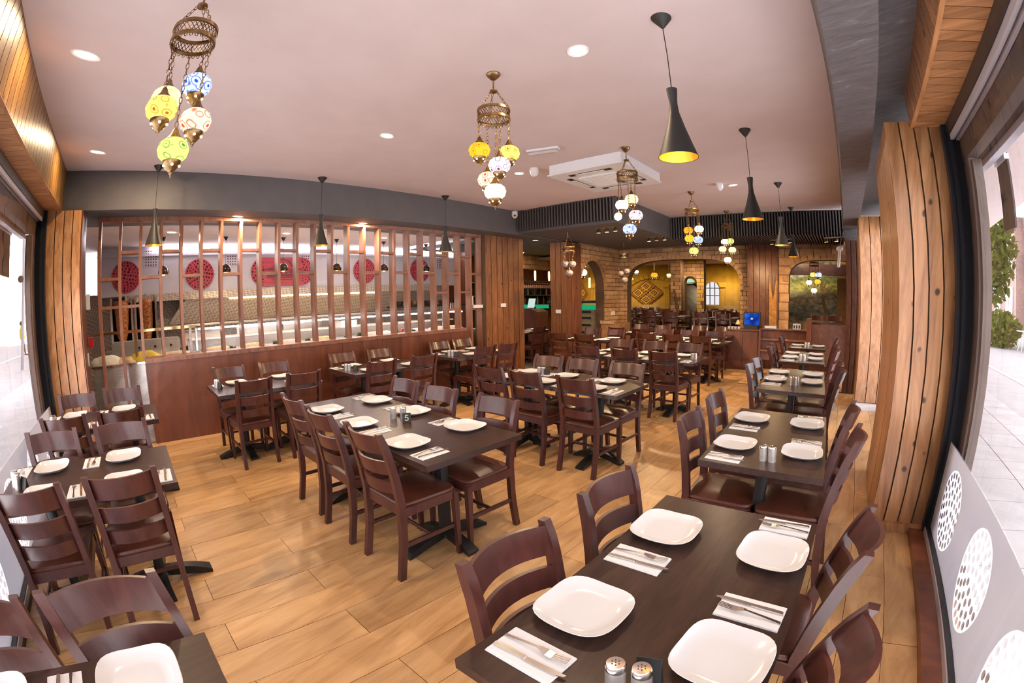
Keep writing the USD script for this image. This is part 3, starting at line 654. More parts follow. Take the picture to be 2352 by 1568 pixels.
def setting(x, y, z, rot, where, grp, cutlery=True, nap=0.225, jit=1.0, f=None):
    """plate in front of a sitter who looks along local +y, napkin with fork and knife to the right."""
    c, s = math.cos(rot), math.sin(rot)
    jr = rng.uniform(-0.04, 0.04) * jit
    small('plate', _plate, M['plate'], 'plate', x, y, z, rot + jr * 2, 'white rounded square plate at the ' + where, 'dinner plates', f=f)
    nx, ny = x + nap * c + 0.005 * s, y + nap * s - 0.005 * c
    small('napkin', _napkin, M['napkin'], 'napkin', nx, ny, z, rot + jr, 'folded white paper napkin at the ' + where, 'paper napkins', f=f)
    if cutlery:
        a, b = -0.020, 0.022
        small('fork', _fork, M['steel'], 'fork', nx + a * c, ny + a * s, z + 0.005, rot + rng.uniform(-.10, .06), 'steel fork on the napkin at the ' + where, 'forks', f=f)
        small('knife', _knife, M['steel'], 'knife', nx + b * c - 0.012 * s, ny + b * s + 0.012 * c, z + 0.005, rot + rng.uniform(-.06, .10), 'steel knife on the napkin at the ' + where, 'knives', f=f)

# ------------------------------------------------------------------ tables
def table(name, x0, x1, y0, y1, legs, label, zb=0.0, f=None, shear=0.0):
    f = f or flat
    t = thing('dining_table', label, 'table', 'dark tables')
    def sh(v):
        v = np.array(v, float); v[:, 0] += shear * (v[:, 1] - y0); v[:, 2] += zb; return f(v)
    v, fc = gbox((x0, y0, 0.715), (x1, y1, 0.75), (max(2, int((x1 - x0) / .15)), max(2, int((y1 - y0) / .15)), 1))
    g = obj('tabletop', (v, fc), M['table'], t, False, sh)
    e = MB()
    for lx, ly in legs:
        mb = MB()
        v, fc = lathe([(0.0001, 0.05), (0.052, 0.05), (0.040, 0.075), (0.036, 0.10), (0.036, 0.69), (0.0001, 0.69)], 16, power=4); mb.add((v + [lx, ly, 0], fc))
        obj('column', mb, M['iron'], t, 40, sh)
        obj('mounting_plate', move(cbox((-0.16, -0.16, 0.69), (0.16, 0.16, 0.715), 0.005), (lx, ly, 0)), M['iron'], t, 30, sh)
        for k in range(4):
            L = 0.34 if k % 2 else 0.27
            v, fc = gbox((0, -0.036, 0), (L, 0.036, 1), (9, 1, 1)); u = v[:, 0] / L
            wv = 0.9 + 0.35 * u ** 3
            v[:, 1] *= wv; topz = 0.075 * (1 - u ** 2.2) + 0.022; botz = 0.04 * (1 - u) ** 1.2 + np.where(u > 0.75, 0, 0.012 * (1 - u))
            v[:, 2] = np.where(v[:, 2] > 0.5, topz, np.minimum(botz, topz - 0.012))
            obj('foot', move((v, fc), (lx, ly, 0), k * PI / 2), M['iron'], t, 40, sh)
    return t
ROT = {'+y': 0.0, '-y': PI, '+x': -PI / 2, '-x': PI / 2}
def dine(x0, x1, y0, y1, axis, at, sides, phrase, legs, tuck=0.115, plate_in=0.14, shear=0.0, chairs=True, sets=True, names=None, zb=0.0, f=None, cutlery=True, skip=(), skipc=()):
    """A table with its chairs and settings. axis: the long axis; at: seat positions along it; sides: (low, high) seat-side words."""
    table('t', x0, x1, y0, y1, legs, names or phrase, zb, f, shear)
    for si, side in enumerate(sides):
        if side is None: continue
        for k, a in enumerate(at):
            w = seat_words[len(at)][k] if axis == 'x' else depth_words[len(at)][k]
            where = '%s %s seat of %s' % (side, w, phrase) if len(at) > 1 else '%s seat of %s' % (side, phrase)
            if axis == 'x':
                cy = (y0 - tuck + 0.24) if si == 0 else (y1 + tuck - 0.24); cx = a; d = '+y' if si == 0 else '-y'
                px, py = a, (y0 + plate_in if si == 0 else y1 - plate_in)
            else:
                off = shear * (a - y0)
                cx = (x0 - tuck + 0.24) if si == 0 else (x1 + tuck - 0.24); cy = a; d = '+x' if si == 0 else '-x'
                px, py = (x0 + plate_in if si == 0 else x1 - plate_in), a
                cx += off; px += off
            if chairs and (si, k) not in skipc: chair(cx + rng.uniform(-.012, .012), cy + rng.uniform(-.012, .012), ROT[d] + rng.uniform(-.03, .03), 'dark ladder-back chair, brown seat, at the ' + where, 'dark ladder-back dining chairs', f, zb)
            if sets and (si, k) not in skip: setting(px, py, zb + 0.75, ROT[d], where, 'g', cutlery, f=f)
seat_words = {1: [''], 2: ['left', 'right'], 3: ['left', 'middle', 'right'], 4: ['outer left', 'left', 'right', 'outer right']}
depth_words = {1: [''], 2: ['near', 'far'], 3: ['near', 'middle', 'far'], 4: ['nearest', 'near', 'far', 'farthest']}
def shakers(x, y, dx, dy, phrase, number=None, nx=None, ny=None, f=None, z=0.75, nrot=0.0):
    small('salt_shaker', shaker_parts, None, 'salt shaker', x, y, z, 0, 'left steel shaker on ' + phrase, 'steel table shakers', f=f)
    small('salt_shaker', shaker_parts, None, 'salt shaker', x + dx, y + dy, z, 0, 'right steel shaker on ' + phrase, 'steel table shakers', f=f)
    if nx is not None and number != 5:
        t = small('table_number', number_parts, None, 'table number', nx, ny, z, nrot, 'small black tent number stand on ' + phrase, 'black number stands', f=f)
        return t

# right-hand row along the big windows
dine(-0.655, 0.015, 0.50, 1.71, 'y', (0.86, 1.41), ('left', 'right'), 'the front right table', [(-0.32, 0.80), (-0.32, 1.45)], names='dark table nearest the camera, by the right window', plate_in=0.13)
shakers(-0.29, 0.64, 0.058, 0.015, 'the front right table', 1, -0.245, 0.715, nrot=0.3)
dine(-0.68, 0.005, 2.20, 3.44, 'y', (2.52, 3.13), ('left', 'right'), 'the second right-row table', [(-0.34, 2.45), (-0.34, 3.15)], shear=-0.045, names='second dark table of the right-hand row, two steel shakers in front')
shakers(-0.35, 2.35, 0.05, 0.0, 'the second right-row table')
dine(-0.78, -0.10, 4.25, 5.62, 'y', (4.77, 5.25), ('left', 'right'), 'the third right-row table', [(-0.44, 4.6), (-0.44, 5.3)], shear=-0.05, names='third dark table of the right-hand row')
shakers(-0.47, 4.60, 0.055, 0.0, 'the third right-row table')
dine(-0.85, -0.19, 6.25, 7.50, 'y', (6.65, 7.18), ('left', 'right'), 'the fourth right-row table', [(-0.52, 6.6), (-0.52, 7.2)], shear=-0.04, names='fourth dark table of the right-hand row')
shakers(-0.55, 6.45, 0.055, 0.0, 'the fourth right-row table')
dine(-0.92, -0.25, 8.05, 8.75, 'y', (8.42,), ('left', 'right'), 'the fifth right-row table', [(-0.58, 8.4)], names='smallest, farthest dark table of the right-hand row')
shakers(-0.62, 8.2, 0.055, 0.0, 'the fifth right-row table')
# tables against the left window
dine(-1.13, -0.40, -1.0, -0.01, 'y', (-0.70, -0.24), ('back', 'front'), 'the bottom left corner table', [(-0.77, -0.3)], names='dark table cut by the bottom left corner', skipc=((1, 0), (1, 1)), skip=((1, 0), (1, 1)))
dine(-3.12, -2.38, -1.0, 0.105, 'y', (-0.71, -0.20), ('back', 'front'), 'the middle left window table', [(-2.75, -0.15), (-2.75, -0.75)], names='dark table in the middle of the left window row')
shakers(-2.75, -0.93, 0.05, 0.03, 'the middle left window table', 1, -2.68, -0.85, nrot=0.8)
dine(-4.66, -3.94, -0.98, 0.11, 'y', (-0.72, -0.21), ('back', 'front'), 'the far left window table', [(-4.3, -0.15), (-4.3, -0.7)], names='dark table in the far left corner by the pine pier')
shakers(-4.25, -0.9, 0.05, 0.0, 'the far left window table')
# tables along the wooden screen
dine(-5.31, -4.55, 0.78, 1.96, 'y', (1.12, 1.70), ('back', 'front'), 'the left screen table', [(-4.93, 1.1), (-4.93, 1.65)], names='dark table along the screen, leftmost of three')
shakers(-5.10, 0.86, 0.05, 0.01, 'the left screen table', 1, -4.98, 0.88, nrot=0.5)
dine(-5.42, -4.62, 2.42, 3.58, 'y', (2.72, 3.32), ('back', 'front'), 'the middle screen table', [(-5.02, 2.75), (-5.02, 3.3)], names='dark table along the screen, middle of three')
shakers(-5.05, 2.52, 0.05, 0.02, 'the middle screen table', 1, -4.95, 2.60, nrot=0.5)
dine(-5.48, -4.70, 4.08, 5.25, 'y', (4.48, 4.98), ('back', 'front'), 'the right screen table', [(-5.09, 4.4), (-5.09, 4.95)], names='dark table along the screen, rightmost of three')
shakers(-5.05, 4.22, 0.05, 0.02, 'the right screen table', 1, -4.95, 4.28, nrot=0.5)
# long tables in the middle of the room
dine(-3.63, -1.76, 1.285, 2.03, 'x', (-3.25, -2.72, -2.13), ('near', 'far'), 'the centre table', [(-3.2, 1.66), (-2.12, 1.66)], names='long dark table in the middle of the room, black number 5')
num5 = shakers(-2.70, 1.70, 0.05, 0.055, 'the centre table', 5, -2.55, 1.715, nrot=0.95)
tm = meshkit.text_mesh('5', 0.042, 0.0012); tv = np.array(tm.vertices); tv[:, 0] -= (tv[:, 0].min() + tv[:, 0].max()) / 2; tv[:, 1] += 0.012
tz = tv[:, 1]; five = np.c_[tv[:, 0], -0.018 * (1 - tz / 0.068 * 0.92) - 0.0004 - tv[:, 2], tz]
n5 = thing('table_number', 'black tent stand reading 5 on the centre table', 'table number', 'black number stands', frame(-2.55, 1.715, 0.75, 0.95, flat, zref=0.75, upright=True, h=0.05))
number_parts(n5, None); obj('numeral', (five, np.array(tm.faces)), M['lettering'], n5, False, label='gold numeral 5')
dine(-3.45, -1.79, 3.30, 3.96, 'x', (-3.15, -2.68, -2.12), ('near', 'far'), 'the second long table', [(-3.05, 3.63), (-2.15, 3.63)], names='long dark table right behind the centre table')
shakers(-3.03, 3.80, 0.05, 0.01, 'the second long table', 1, -2.92, 3.80, nrot=0.6)
dine(-3.70, -1.83, 5.42, 6.18, 'x', (-3.35, -2.75, -2.2), ('near', 'far'), 'the third long table', [(-3.2, 5.8), (-2.2, 5.8)], names='third long dark table from the front, middle of the room')
shakers(-1.98, 5.82, 0.04, 0.01, 'the third long table')
dine(-4.00, -2.10, 7.95, 8.62, 'x', (-3.6, -3.05, -2.5), ('near', 'far'), 'the fourth long table', [(-3.5, 8.3), (-2.5, 8.3)], names='fourth long dark table, just before the till counter')

# ------------------------------------------------------------------ lamps
def downlight(x, y, z, label, power=9.0, f=bend):
    p = f([[x, y, z]])[0]
    t = thing('ceiling_downlight', label, 'ceiling light', 'round recessed ceiling lights', mtx(p, (1, 0, 0), (0, 1, 0), (0, 0, 1)))
    obj('trim_ring', lathe([(0.045, -0.001), (0.062, -0.006), (0.066, -0.003), (0.066, 0.0)], 28), M['white'], t, 40)
    obj('lens', lathe([(0.0001, -0.0035), (0.046, -0.0035), (0.046, 0.0)], 28), M['lit'], t, 40)
    L = UsdLux.DiskLight.Define(stage, str(t.GetPath()) + '/beam')
    L.CreateRadiusAttr(0.05); L.CreateIntensityAttr(power * DL); L.CreateColorAttr(Gf.Vec3f(1.0, 0.74, 0.46)); L.AddTranslateOp().Set(Gf.Vec3d(0, 0, -0.012))
DL = 105.0
downlight(-2.99, -0.54, HT, 'bright ceiling downlight at the far upper left')
downlight(-4.99, -0.51, HT, 'smaller ceiling downlight lower left, nearer the grey beam')
downlight(-3.70, 2.31, HT, 'ceiling downlight left of the middle mosaic chandelier')
downlight(-1.45, 2.31, HT, 'largest bright ceiling downlight, upper middle of the photo')
downlight(-3.82, 4.44, HT, 'ceiling downlight beside the white dome sensor near the air conditioner')
downlight(-1.55, 6.62, HT, 'small ceiling downlight right of the second white sensor')
downlight(-6.02, 1.40, 2.79, 'downlight in the grey soffit over the screen, left one')
downlight(-6.05, 3.38, 2.79, 'downlight in the grey soffit over the screen, right one')
downlight(-5.95, 7.40, 2.79, 'downlight in the soffit between the two pine pillars', 3)

def pendant_parts(t, w, drop=0.5, shade=0.41):
    obj('ceiling_cup', lathe([(0.0001, 0.0), (0.062, 0.0), (0.062, -0.006), (0.012, -0.075), (0.0001, -0.078)], 24), M['lampblack'], t, 40, w)
    obj('cord', tube([(0, 0, -0.07), (0.002, 0, -drop * 0.55), (0, 0, -drop - 0.02)], 0.003, 6), M['black'], t, 40, w)
    z = -drop
    obj('shade', lathe([(0.012, z + 0.002), (0.031, z), (0.030, z - 0.015), (0.024, z - 0.07), (0.023, z - 0.10), (0.028, z - 0.15), (0.052, z - 0.24), (0.085, z - 0.34), (0.110, z - shade), (0.108, z - shade)], 36), M['lampblack'], t, 40, w)
    obj('lining', lathe([(0.107, z - shade + 0.001), (0.083, z - 0.34), (0.050, z - 0.24), (0.026, z - 0.15)], 36), M['gold'], t, 40, w)
    obj('bulb', ball(0.03, 2, (0, 0, z - 0.27)), pbulb, t, 60, w)
pbulb = glow('pendant_bulb', (1.0, 0.62, 0.22), 70.0)
def hung(x, y, z):
    o = bend([[x, y, z]])[0]
    return o, mtx(o, (1, 0, 0), (0, 1, 0), (0, 0, 1)), (lambda v: bend(np.asarray(v) + [x, y, z]) - o)
def pendant(x, y, z, label):
    o, m, w = hung(x, y, z)
    pendant_parts(thing('pendant_lamp', label, 'pendant lamp', 'black cone pendant lamps', m), w)
pendant(-0.81, 2.24, HT, 'black cone pendant nearest the camera, at upper right')
pendant(-0.84, 4.37, HT, 'second black cone pendant of the right-hand row')
pendant(-0.86, 6.68, HT, 'third black cone pendant of the right row, before the slats')
pendant(-0.89, 8.60, HT, 'farthest, darkest black cone pendant under the slatted bulkhead')
pendant(-5.45, 0.23, HT, 'black cone pendant before the screen, leftmost of three')
pendant(-5.45, 2.40, HT, 'black cone pendant before the screen, middle of three')
pendant(-5.50, 4.57, HT, 'black cone pendant before the screen, rightmost of three')

def chain(a, b, n=None, r=0.0022, w=0.008):
    a, b = np.array(a, float), np.array(b, float); L = np.linalg.norm(b - a); n = n or max(3, int(L / 0.028)); mb = MB(); d = (b - a) / L
    e = np.cross(d, [0.3, 0.9, 0.1]); e /= np.linalg.norm(e); g = np.cross(d, e)
    for k in range(n):
        c = a + d * L * (k + 0.5) / n; s = e if k % 2 else g; h = L / n * 0.62
        mb.add(tube([c + d * h * math.cos(q) + s * w * math.sin(q) for q in np.arange(8) * PI / 4], r, 4, True))
    return mb
def globe_parts(t, c, R, gm, w_=None):
    x, y, z = c
    g = obj('globe', (lathe([(0.035, 0.66 * R), (0.6 * R, 0.62 * R), (0.86 * R, 0.40 * R), (R, 0.0), (0.88 * R, -0.40 * R), (0.58 * R, -0.68 * R), (0.04, -0.72 * R)], 26)[0] + [x, y, z], lathe([(1, 0)] * 7, 26)[1]), gm, t, 60, w_)
    q = lambda pr: (lathe(pr, 20)[0] + [x, y, z], lathe(pr, 20)[1])
    obj('cap', q([(0.55 * R, 0.60 * R), (0.50 * R, 0.70 * R), (0.28 * R, 0.95 * R), (0.16 * R, 1.25 * R), (0.05 * R, 1.38 * R), (0.0001, 1.40 * R)]), M['brass'], g, 50, w_)
    obj('finial', q([(0.58 * R, -0.62 * R), (0.60 * R, -0.74 * R), (0.52 * R, -0.95 * R), (0.24 * R, -1.25 * R), (0.12 * R, -1.32 * R), (0.13 * R, -1.40 * R), (0.05 * R, -1.48 * R), (0.02 * R, -1.66 * R), (0.0001, -1.67 * R)]), M['brass'], g, 50, w_)
    for k in range(5):
        a = 2 * PI * k / 5
        obj('pierced_light', ball(0.085 * R, 1, (x + 0.50 * R * math.cos(a), y + 0.50 * R * math.sin(a), z - 0.98 * R)), M['bulb'] if gm is not M['unlit'] else M['brass'], g, 60, w_)
def chandelier(x, y, z, label, globes, R=0.077, ring_z=0.33, cat='chandelier', warp=bend):
    """globes: (sideways, towards back, height below the ceiling, glass)"""
    o, m, w_ = hung(x, y, z)
    t = thing('mosaic_chandelier', label, cat, 'mosaic glass chandeliers', m)
    hd = np.array([x, y]) / math.hypot(x, y); lat = np.array([hd[1], -hd[0]])
    obj('ceiling_cup', lathe([(0.0001, 0), (0.05, 0), (0.052, -0.01), (0.040, -0.03), (0.016, -0.055), (0.0001, -0.06)], 20), M['brass'], t, 50, w_)
    obj('rod', tube([(0, 0, -0.05), (0, 0, -0.145)], 0.006, 8), M['brass'], t, 40, w_)
    obj('hub', lathe([(0.0001, -0.14), (0.028, -0.145), (0.030, -0.158), (0.012, -0.165), (0.0001, -0.166)], 16), M['brass'], t, 40, w_)
    rz, rr = -ring_z, 0.112
    ring = obj('ring', MB().add(lathe([(rr - .003, rz + 0.044), (rr + .006, rz + 0.046), (rr + .007, rz + 0.026), (rr, rz + 0.024)], 40)).add(lathe([(rr, rz - 0.022), (rr + .006, rz - 0.024), (rr + .007, rz - 0.044), (rr - .002, rz - 0.046)], 40)), M['brass'], t, 40, w_)
    mb = MB()
    for za, zb_ in ((rz + 0.026, rz - 0.024),):
        for k in range(32):
            for s in (-1, 1):
                a, b = 2 * PI * k / 32, 2 * PI * (k + 1.5 * s) / 32
                mb.add(tube([(rr * math.cos(a), rr * math.sin(a), za), (rr * math.cos((a + b) / 2), rr * math.sin((a + b) / 2), (za + zb_) / 2), (rr * math.cos(b), rr * math.sin(b), zb_)], 0.0026, 3))
    obj('pierced_band', mb, M['brass'], ring, 40, w_)
    mb = MB()
    for k in range(26):
        a = 2 * PI * k / 26; mb.add(tube([np.array([rr * math.cos(a + 0.07 * math.cos(q)), rr * math.sin(a + 0.07 * math.cos(q)), rz - 0.046 + 0.014 * math.sin(q)]) for q in -np.arange(0, 5) * PI / 4], 0.0026, 3))
    obj('scalloped_edge', mb, M['brass'], ring, 40, w_)
    for k in range(3):
        a = 2 * PI * k / 3 + 0.5; obj('chain', chain((0.022 * math.cos(a), 0.022 * math.sin(a), -0.155), (rr * math.cos(a), rr * math.sin(a), rz + 0.045)), M['brass'], t, 40, w_)
    for u, w, h, gm in globes:
        c = np.append(lat * u + hd * w, -h); globe_parts(t, c, R, gm, w_)
        e = c[:2] / max(np.hypot(*c[:2]), 1e-6) * rr if np.hypot(*c[:2]) > 0.03 else np.array([0.03, 0.0])
        obj('chain', chain((e[0], e[1], rz - 0.046), (c[0], c[1], c[2] + 1.38 * R)), M['brass'], t, 40, w_)
    return t
U = M['unlit']
chandelier(-2.103, 0.147, HT, 'brass chandelier of five mosaic globes nearest the camera, upper left', [(0.069, 0.07, 0.574, G['blue']), (-0.075, 0.07, 0.657, G['cream']), (-0.084, -0.06, 0.766, G['yellow']), (0.086, -0.05, 0.813, G['multi']), (0.0, 0.0, 0.938, G['green'])], R=0.079, ring_z=0.345)
chandelier(-2.11, 2.19, HT, 'brass mosaic chandelier with an amber globe, centre of the ceiling', [(-0.102, 0.02, 0.61, G['amber']), (0.105, 0.02, 0.636, G['yellow']), (0.036, -0.08, 0.755, G['violet']), (-0.043, 0.09, 0.811, G['multi']), (0.004, 0.0, 0.923, G['white'])], R=0.077, ring_z=0.347)
chandelier(-2.19, 4.35, HT, 'brass mosaic chandelier under the white air conditioner', [(0.035, 0.10, 0.58, G['cream']), (-0.073, 0.06, 0.651, G['white']), (0.073, -0.08, 0.794, G['violet']), (0.001, -0.04, 0.937, G['blue'])], ring_z=0.34)
chandelier(-2.29, 6.79, HT, 'mosaic chandelier with orange and blue globes before the slats', [(-0.075, 0.05, 0.616, G['orange']), (0.10, 0.05, 0.597, G['white']), (-0.06, -0.07, 0.762, G['amber']), (0.078, -0.07, 0.783, G['blue']), (0.003, 0.0, 0.947, G['green'])], ring_z=0.33)
chandelier(-2.19, 8.62, HT, 'mosaic chandelier in front of the slatted bulkhead corner', [(-0.06, 0.05, 0.60, G['white']), (0.052, 0.06, 0.584, G['green']), (-0.105, -0.05, 0.75, G['cream']), (0.085, -0.06, 0.767, G['cream']), (-0.01, 0.0, 0.95, G['white'])], ring_z=0.31)
chandelier(-4.80, 6.95, 2.86, 'unlit mosaic chandelier in front of the free standing pillar', [(-0.06, 0.02, 0.66, U), (0.07, 0.0, 0.66, U), (0.01, -0.04, 0.83, U)], ring_z=0.38)
chandelier(-4.75, 9.10, 2.86, 'unlit mosaic chandelier before the brick corner', [(-0.07, 0.02, 0.75, U), (0.06, 0.0, 0.70, U), (0.01, -0.04, 0.90, U)], ring_z=0.36)
chandelier(-0.64, 11.0, 2.80, 'mosaic chandelier beyond the rear right brick arch before the mural', [(-0.03, 0.06, 0.66, G['yellow']), (0.11, 0.05, 0.66, G['blue']), (-0.13, 0.0, 0.84, G['white']), (0.08, -0.06, 0.82, G['amber']), (-0.01, 0.0, 1.02, G['white'])], ring_z=0.42)
def single(x, y, zc_, R, gm, label, ztop):
    o, m, w_ = hung(x, y, zc_)
    t = thing('mosaic_globe_lamp', label, 'hanging lamp', 'single mosaic globe lamps', m)
    globe_parts(t, (0, 0, 0), R, gm, w_)
    obj('rod', tube([(0, 0, 1.35 * R), (0, 0, ztop - zc_)], 0.006, 6), M['brass'], t, 40, w_)
single(-6.3, 9.75, 2.20, 0.125, G['white'], 'big white mosaic globe under the left brick arch', 2.85)
single(-6.1, 12.5, 2.33, 0.075, G['white'], 'small white globe lamp in the rear hall, leftmost', 2.75)
single(-5.45, 12.4, 2.21, 0.105, G['orange'], 'orange mosaic globe lamp in the rear hall', 2.75)
single(-4.98, 12.4, 2.20, 0.07, G['cream'], 'small cream globe lamp in the rear hall, right of the orange one', 2.75)
single(-6.3, 12.6, 2.12, 0.05, G['amber'], 'tiny amber globe low in the rear hall', 2.75)

# spots on the slatted ceilings
SPOT = 220.0
def spotbar(x, y, z, label, n=3, axis=0, bright=1.0):
    o = bend([[x, y, z]])[0]; t = thing('spotlight_bar', label, 'spotlight', 'spotlight bars', mtx(o, (1, 0, 0), (0, 1, 0), (0, 0, 1)))
    L = 0.16 * (n - 1)
    obj('bar', cbox((-L / 2 - 0.04, -0.02, -0.03), (L / 2 + 0.04, 0.02, 0.0)) if axis == 0 else cbox((-0.02, -L / 2 - 0.04, -0.03), (0.02, L / 2 + 0.04, 0)), M['steel'], t)
    for k in range(n):
        p = (-L / 2 + 0.16 * k, 0, 0) if axis == 0 else (0, -L / 2 + 0.16 * k, 0)
        h = obj('lamp_head', move(lathe([(0.0001, -0.03), (0.022, -0.035), (0.034, -0.075), (0.034, -0.10)], 14), p), M['brass'], t, 40)
        obj('lens', move(lathe([(0.0001, -0.096), (0.033, -0.098)], 14), p), M['dish'], h, 40)
    L = UsdLux.DiskLight.Define(stage, str(t.GetPath()) + '/beam')
    L.CreateRadiusAttr(0.06); L.CreateIntensityAttr(9 * SPOT * bright); L.CreateColorAttr(Gf.Vec3f(1.0, 0.66, 0.34)); L.AddTranslateOp().Set(Gf.Vec3d(0, 0, -0.12))
spotbar(-3.95, 6.95, 2.84, 'lit spotlight bar under the first slatted step', 3)
spotbar(-3.7, 8.6, 2.84, 'lit spotlight bar further back under the first step', 3)
spotbar(-1.25, 9.6, 2.80, 'row of three lit spots under the rear slats, left', 3, bright=0.3)
spotbar(-0.05, 9.3, 2.80, 'row of three lit spots under the rear slats, right', 3, bright=0.3)
t = thing('spotlight', 'single glaring spotlight left of the third chandelier', 'spotlight', None, mtx(bend([[-2.62, 4.9, 2.58]])[0], (1, 0, 0), (0, 1, 0), (0, 0, 1)))
obj('lamp', ball(0.045, 2), M['dish'], t, 60); obj('stem', tube([(0, 0, 0.04), (0, 0, 0.54)], 0.006, 6), M['brass'], t)

# ------------------------------------------------------------------ things on the ceiling
def fixed(name, label, cat, x, y, z, rot=0.0, f=None, zt=None, group=None):
    f = f or bend
    m = frame(x, y, z, rot, f, zref=z, ztop=zt or z + 0.3)
    return thing(name, label, cat, group, m)
ac = thing('air_conditioner', 'white square ceiling cassette air conditioner', 'air conditioner')
x0, x1, y0, y1 = -3.32, -2.30, 4.44, 5.55
obj('body', segbox((x0, y0, 3.125), (x1, y1, HT), 0.2), M['white'], ac, 30, bend)
obj('lower_panel', segbox((x0 - 0.02, y0 - 0.02, 3.11), (x1 + 0.02, y1 + 0.02, 3.125), 0.2), M['white'], ac, 30, bend)
cx, cy = (x0 + x1) / 2, (y0 + y1) / 2
obj('intake_grille', segbox((cx - 0.27, cy - 0.27, 3.095), (cx + 0.27, cy + 0.27, 3.11), 0.2), M['white'], ac, 30, bend)
for k in range(9): obj('grille_slat', segbox((cx - 0.26, cy - 0.25 + 0.058 * k, 3.091), (cx + 0.26, cy - 0.235 + 0.058 * k, 3.0955), 0.2), M['white'], ac, 30, bend)
for s in (-1, 1):
    obj('air_outlet', segbox((cx - 0.30, cy + s * 0.41 - 0.035, 3.106), (cx + 0.30, cy + s * 0.41 + 0.035, 3.1095), 0.2), M['black'], ac, 30, bend)
    obj('louvre', segbox((cx - 0.20, cy + s * 0.41 - 0.03, 3.098), (cx + 0.2, cy + s * 0.41 + 0.03, 3.104), 0.2), M['white'], ac, 30, bend)
    obj('air_outlet', segbox((cx + s * 0.39 - 0.035, cy - 0.3, 3.106), (cx + s * 0.39 + 0.035, cy + 0.3, 3.1095), 0.2), M['black'], ac, 30, bend)
    obj('louvre', segbox((cx + s * 0.39 - 0.03, cy - 0.2, 3.098), (cx + s * 0.39 + 0.03, cy + 0.2, 3.104), 0.2), M['white'], ac, 30, bend)
t = fixed('emergency_light', 'white bulkhead emergency light on the ceiling', 'emergency light', -2.95, 3.84, HT, 0.30)
obj('base', cbox((-0.19, -0.05, -0.03), (0.19, 0.05, 0.0), 0.008), M['white'], t)
obj('diffuser', cbox((-0.175, -0.042, -0.068), (0.175, 0.042, -0.03), 0.02), noisy('frosted_diffuser', (0.55, 0.47, 0.44), (0.62, 0.55, 0.52), 20, 0.3), t)
def dome_sensor(x, y, z, label, r=0.055):
    t = fixed('ceiling_sensor', label, 'sensor', x, y, z)
    obj('base', lathe([(0.0001, 0), (r, 0), (r, -0.02), (r * 0.98, -0.03)], 24), M['white'], t, 50)
    obj('dome', lathe([(r * 0.98, -0.03), (r * 0.9, -0.065), (r * 0.6, -0.10), (0.0001, -0.115)], 24), M['white'], t, 60)
dome_sensor(-3.53, 4.40, HT, 'white dome sensor left of the air conditioner', 0.06)
dome_sensor(-1.72, 6.45, HT, 'white dome sensor right of the air conditioner, farther back', 0.06)
t = fixed('security_camera', 'small white dome security camera on the grey beam end', 'security camera', -5.62, 6.38, 3.20)
obj('base', lathe([(0.0001, 0.03), (0.06, 0.03), (0.062, -0.02)], 20), M['white'], t, 50)
obj('dome', lathe([(0.062, -0.02), (0.055, -0.07), (0.03, -0.10), (0.0001, -0.11)], 20), M['white'], t, 60)
c = fwd_ = -bend([[-5.62, 6.38, 3.2]])[0]; c = c / np.linalg.norm(c)
obj('lens', ball(0.024, 2, tuple(np.array([0.045 * c[0] * 1.0, 0.045 * c[1], -0.055]))), plain('camera_lens', (0.10, 0.02, 0.02), 0.15), t, 60)
t = fixed('ceiling_speaker', 'flat round white ceiling speaker by the air conditioner', 'speaker', -3.45, 5.35, HT)
obj('grille', lathe([(0.0001, -0.012), (0.11, -0.010), (0.12, 0.0)], 28), M['white'], t, 50)

# ------------------------------------------------------------------ wooden screen and open kitchen
sc = thing('lattice_screen', 'tall brown wooden screen of upright planks with short rungs', 'wooden screen')
PY = [-0.482 + 0.2797 * i for i in range(24)]
zt = 2.74
for i, y in enumerate(PY):
    zb = 0.0 if i < 2 or i > 20 else 1.05
    obj('post', segbox((-6.245, y - 0.02, zb), (-6.10, y + 0.02, zt), 0.3), M['lattice'], sc, False, bend)
obj('top_rail', segbox((-6.25, PY[0] - 0.03, zt), (-6.095, PY[-1] + 0.03, 2.79), 0.3), M['lattice'], sc, False, bend)
for i in range(23):
    zs = [2.355 if i % 2 else 2.04]
    if i in (0, 1): zs.append(1.70)
    if i in (19, 21): zs.append(1.70)
    if i in (20, 22): zs.append(1.385)
    for z in zs: obj('rung', segbox((-6.24, PY[i] + 0.02, z - 0.018), (-6.105, PY[i + 1] - 0.02, z + 0.018), 0.3), M['lattice'], sc, False, bend)
cp = thing('screen_counter', 'long red brown veneer panel wall under the wooden screen', 'counter')
obj('front_panel', segbox((-6.06, 0.09, 0.0), (-6.0, 5.42, 1.0), 0.3), M['veneer'], cp, False, bend)
for k in range(8): obj('side_panel', segbox((-5.999, 2.6 + 0.352 * k, 0.04), (-5.994, 2.6 + 0.352 * k + 0.348, 0.996), 0.3), M['veneer'], cp, False, bend)
obj('ledge', segbox((-6.26, 0.085, 1.0), (-5.985, 5.44, 1.055), 0.3), M['lattice'], cp, False, bend)
obj('end_panel', segbox((-6.25, 0.085, 0.0), (-6.05, 0.11, 1.0), 0.3), M['veneer'], cp, False, bend)
t = thing('steel_shaker', 'steel cup on a low shelf rung of the wooden screen', 'cup'); obj('body', (lambda v, f: (bend(v + [-6.17, PY[20] + 0.14, 1.403]), f))(*lathe([(0.0001, 0), (0.035, 0), (0.035, 0.11), (0.03, 0.11), (0.03, 0.01), (0.0001, 0.01)], 16)), M['steel'], t, 40)
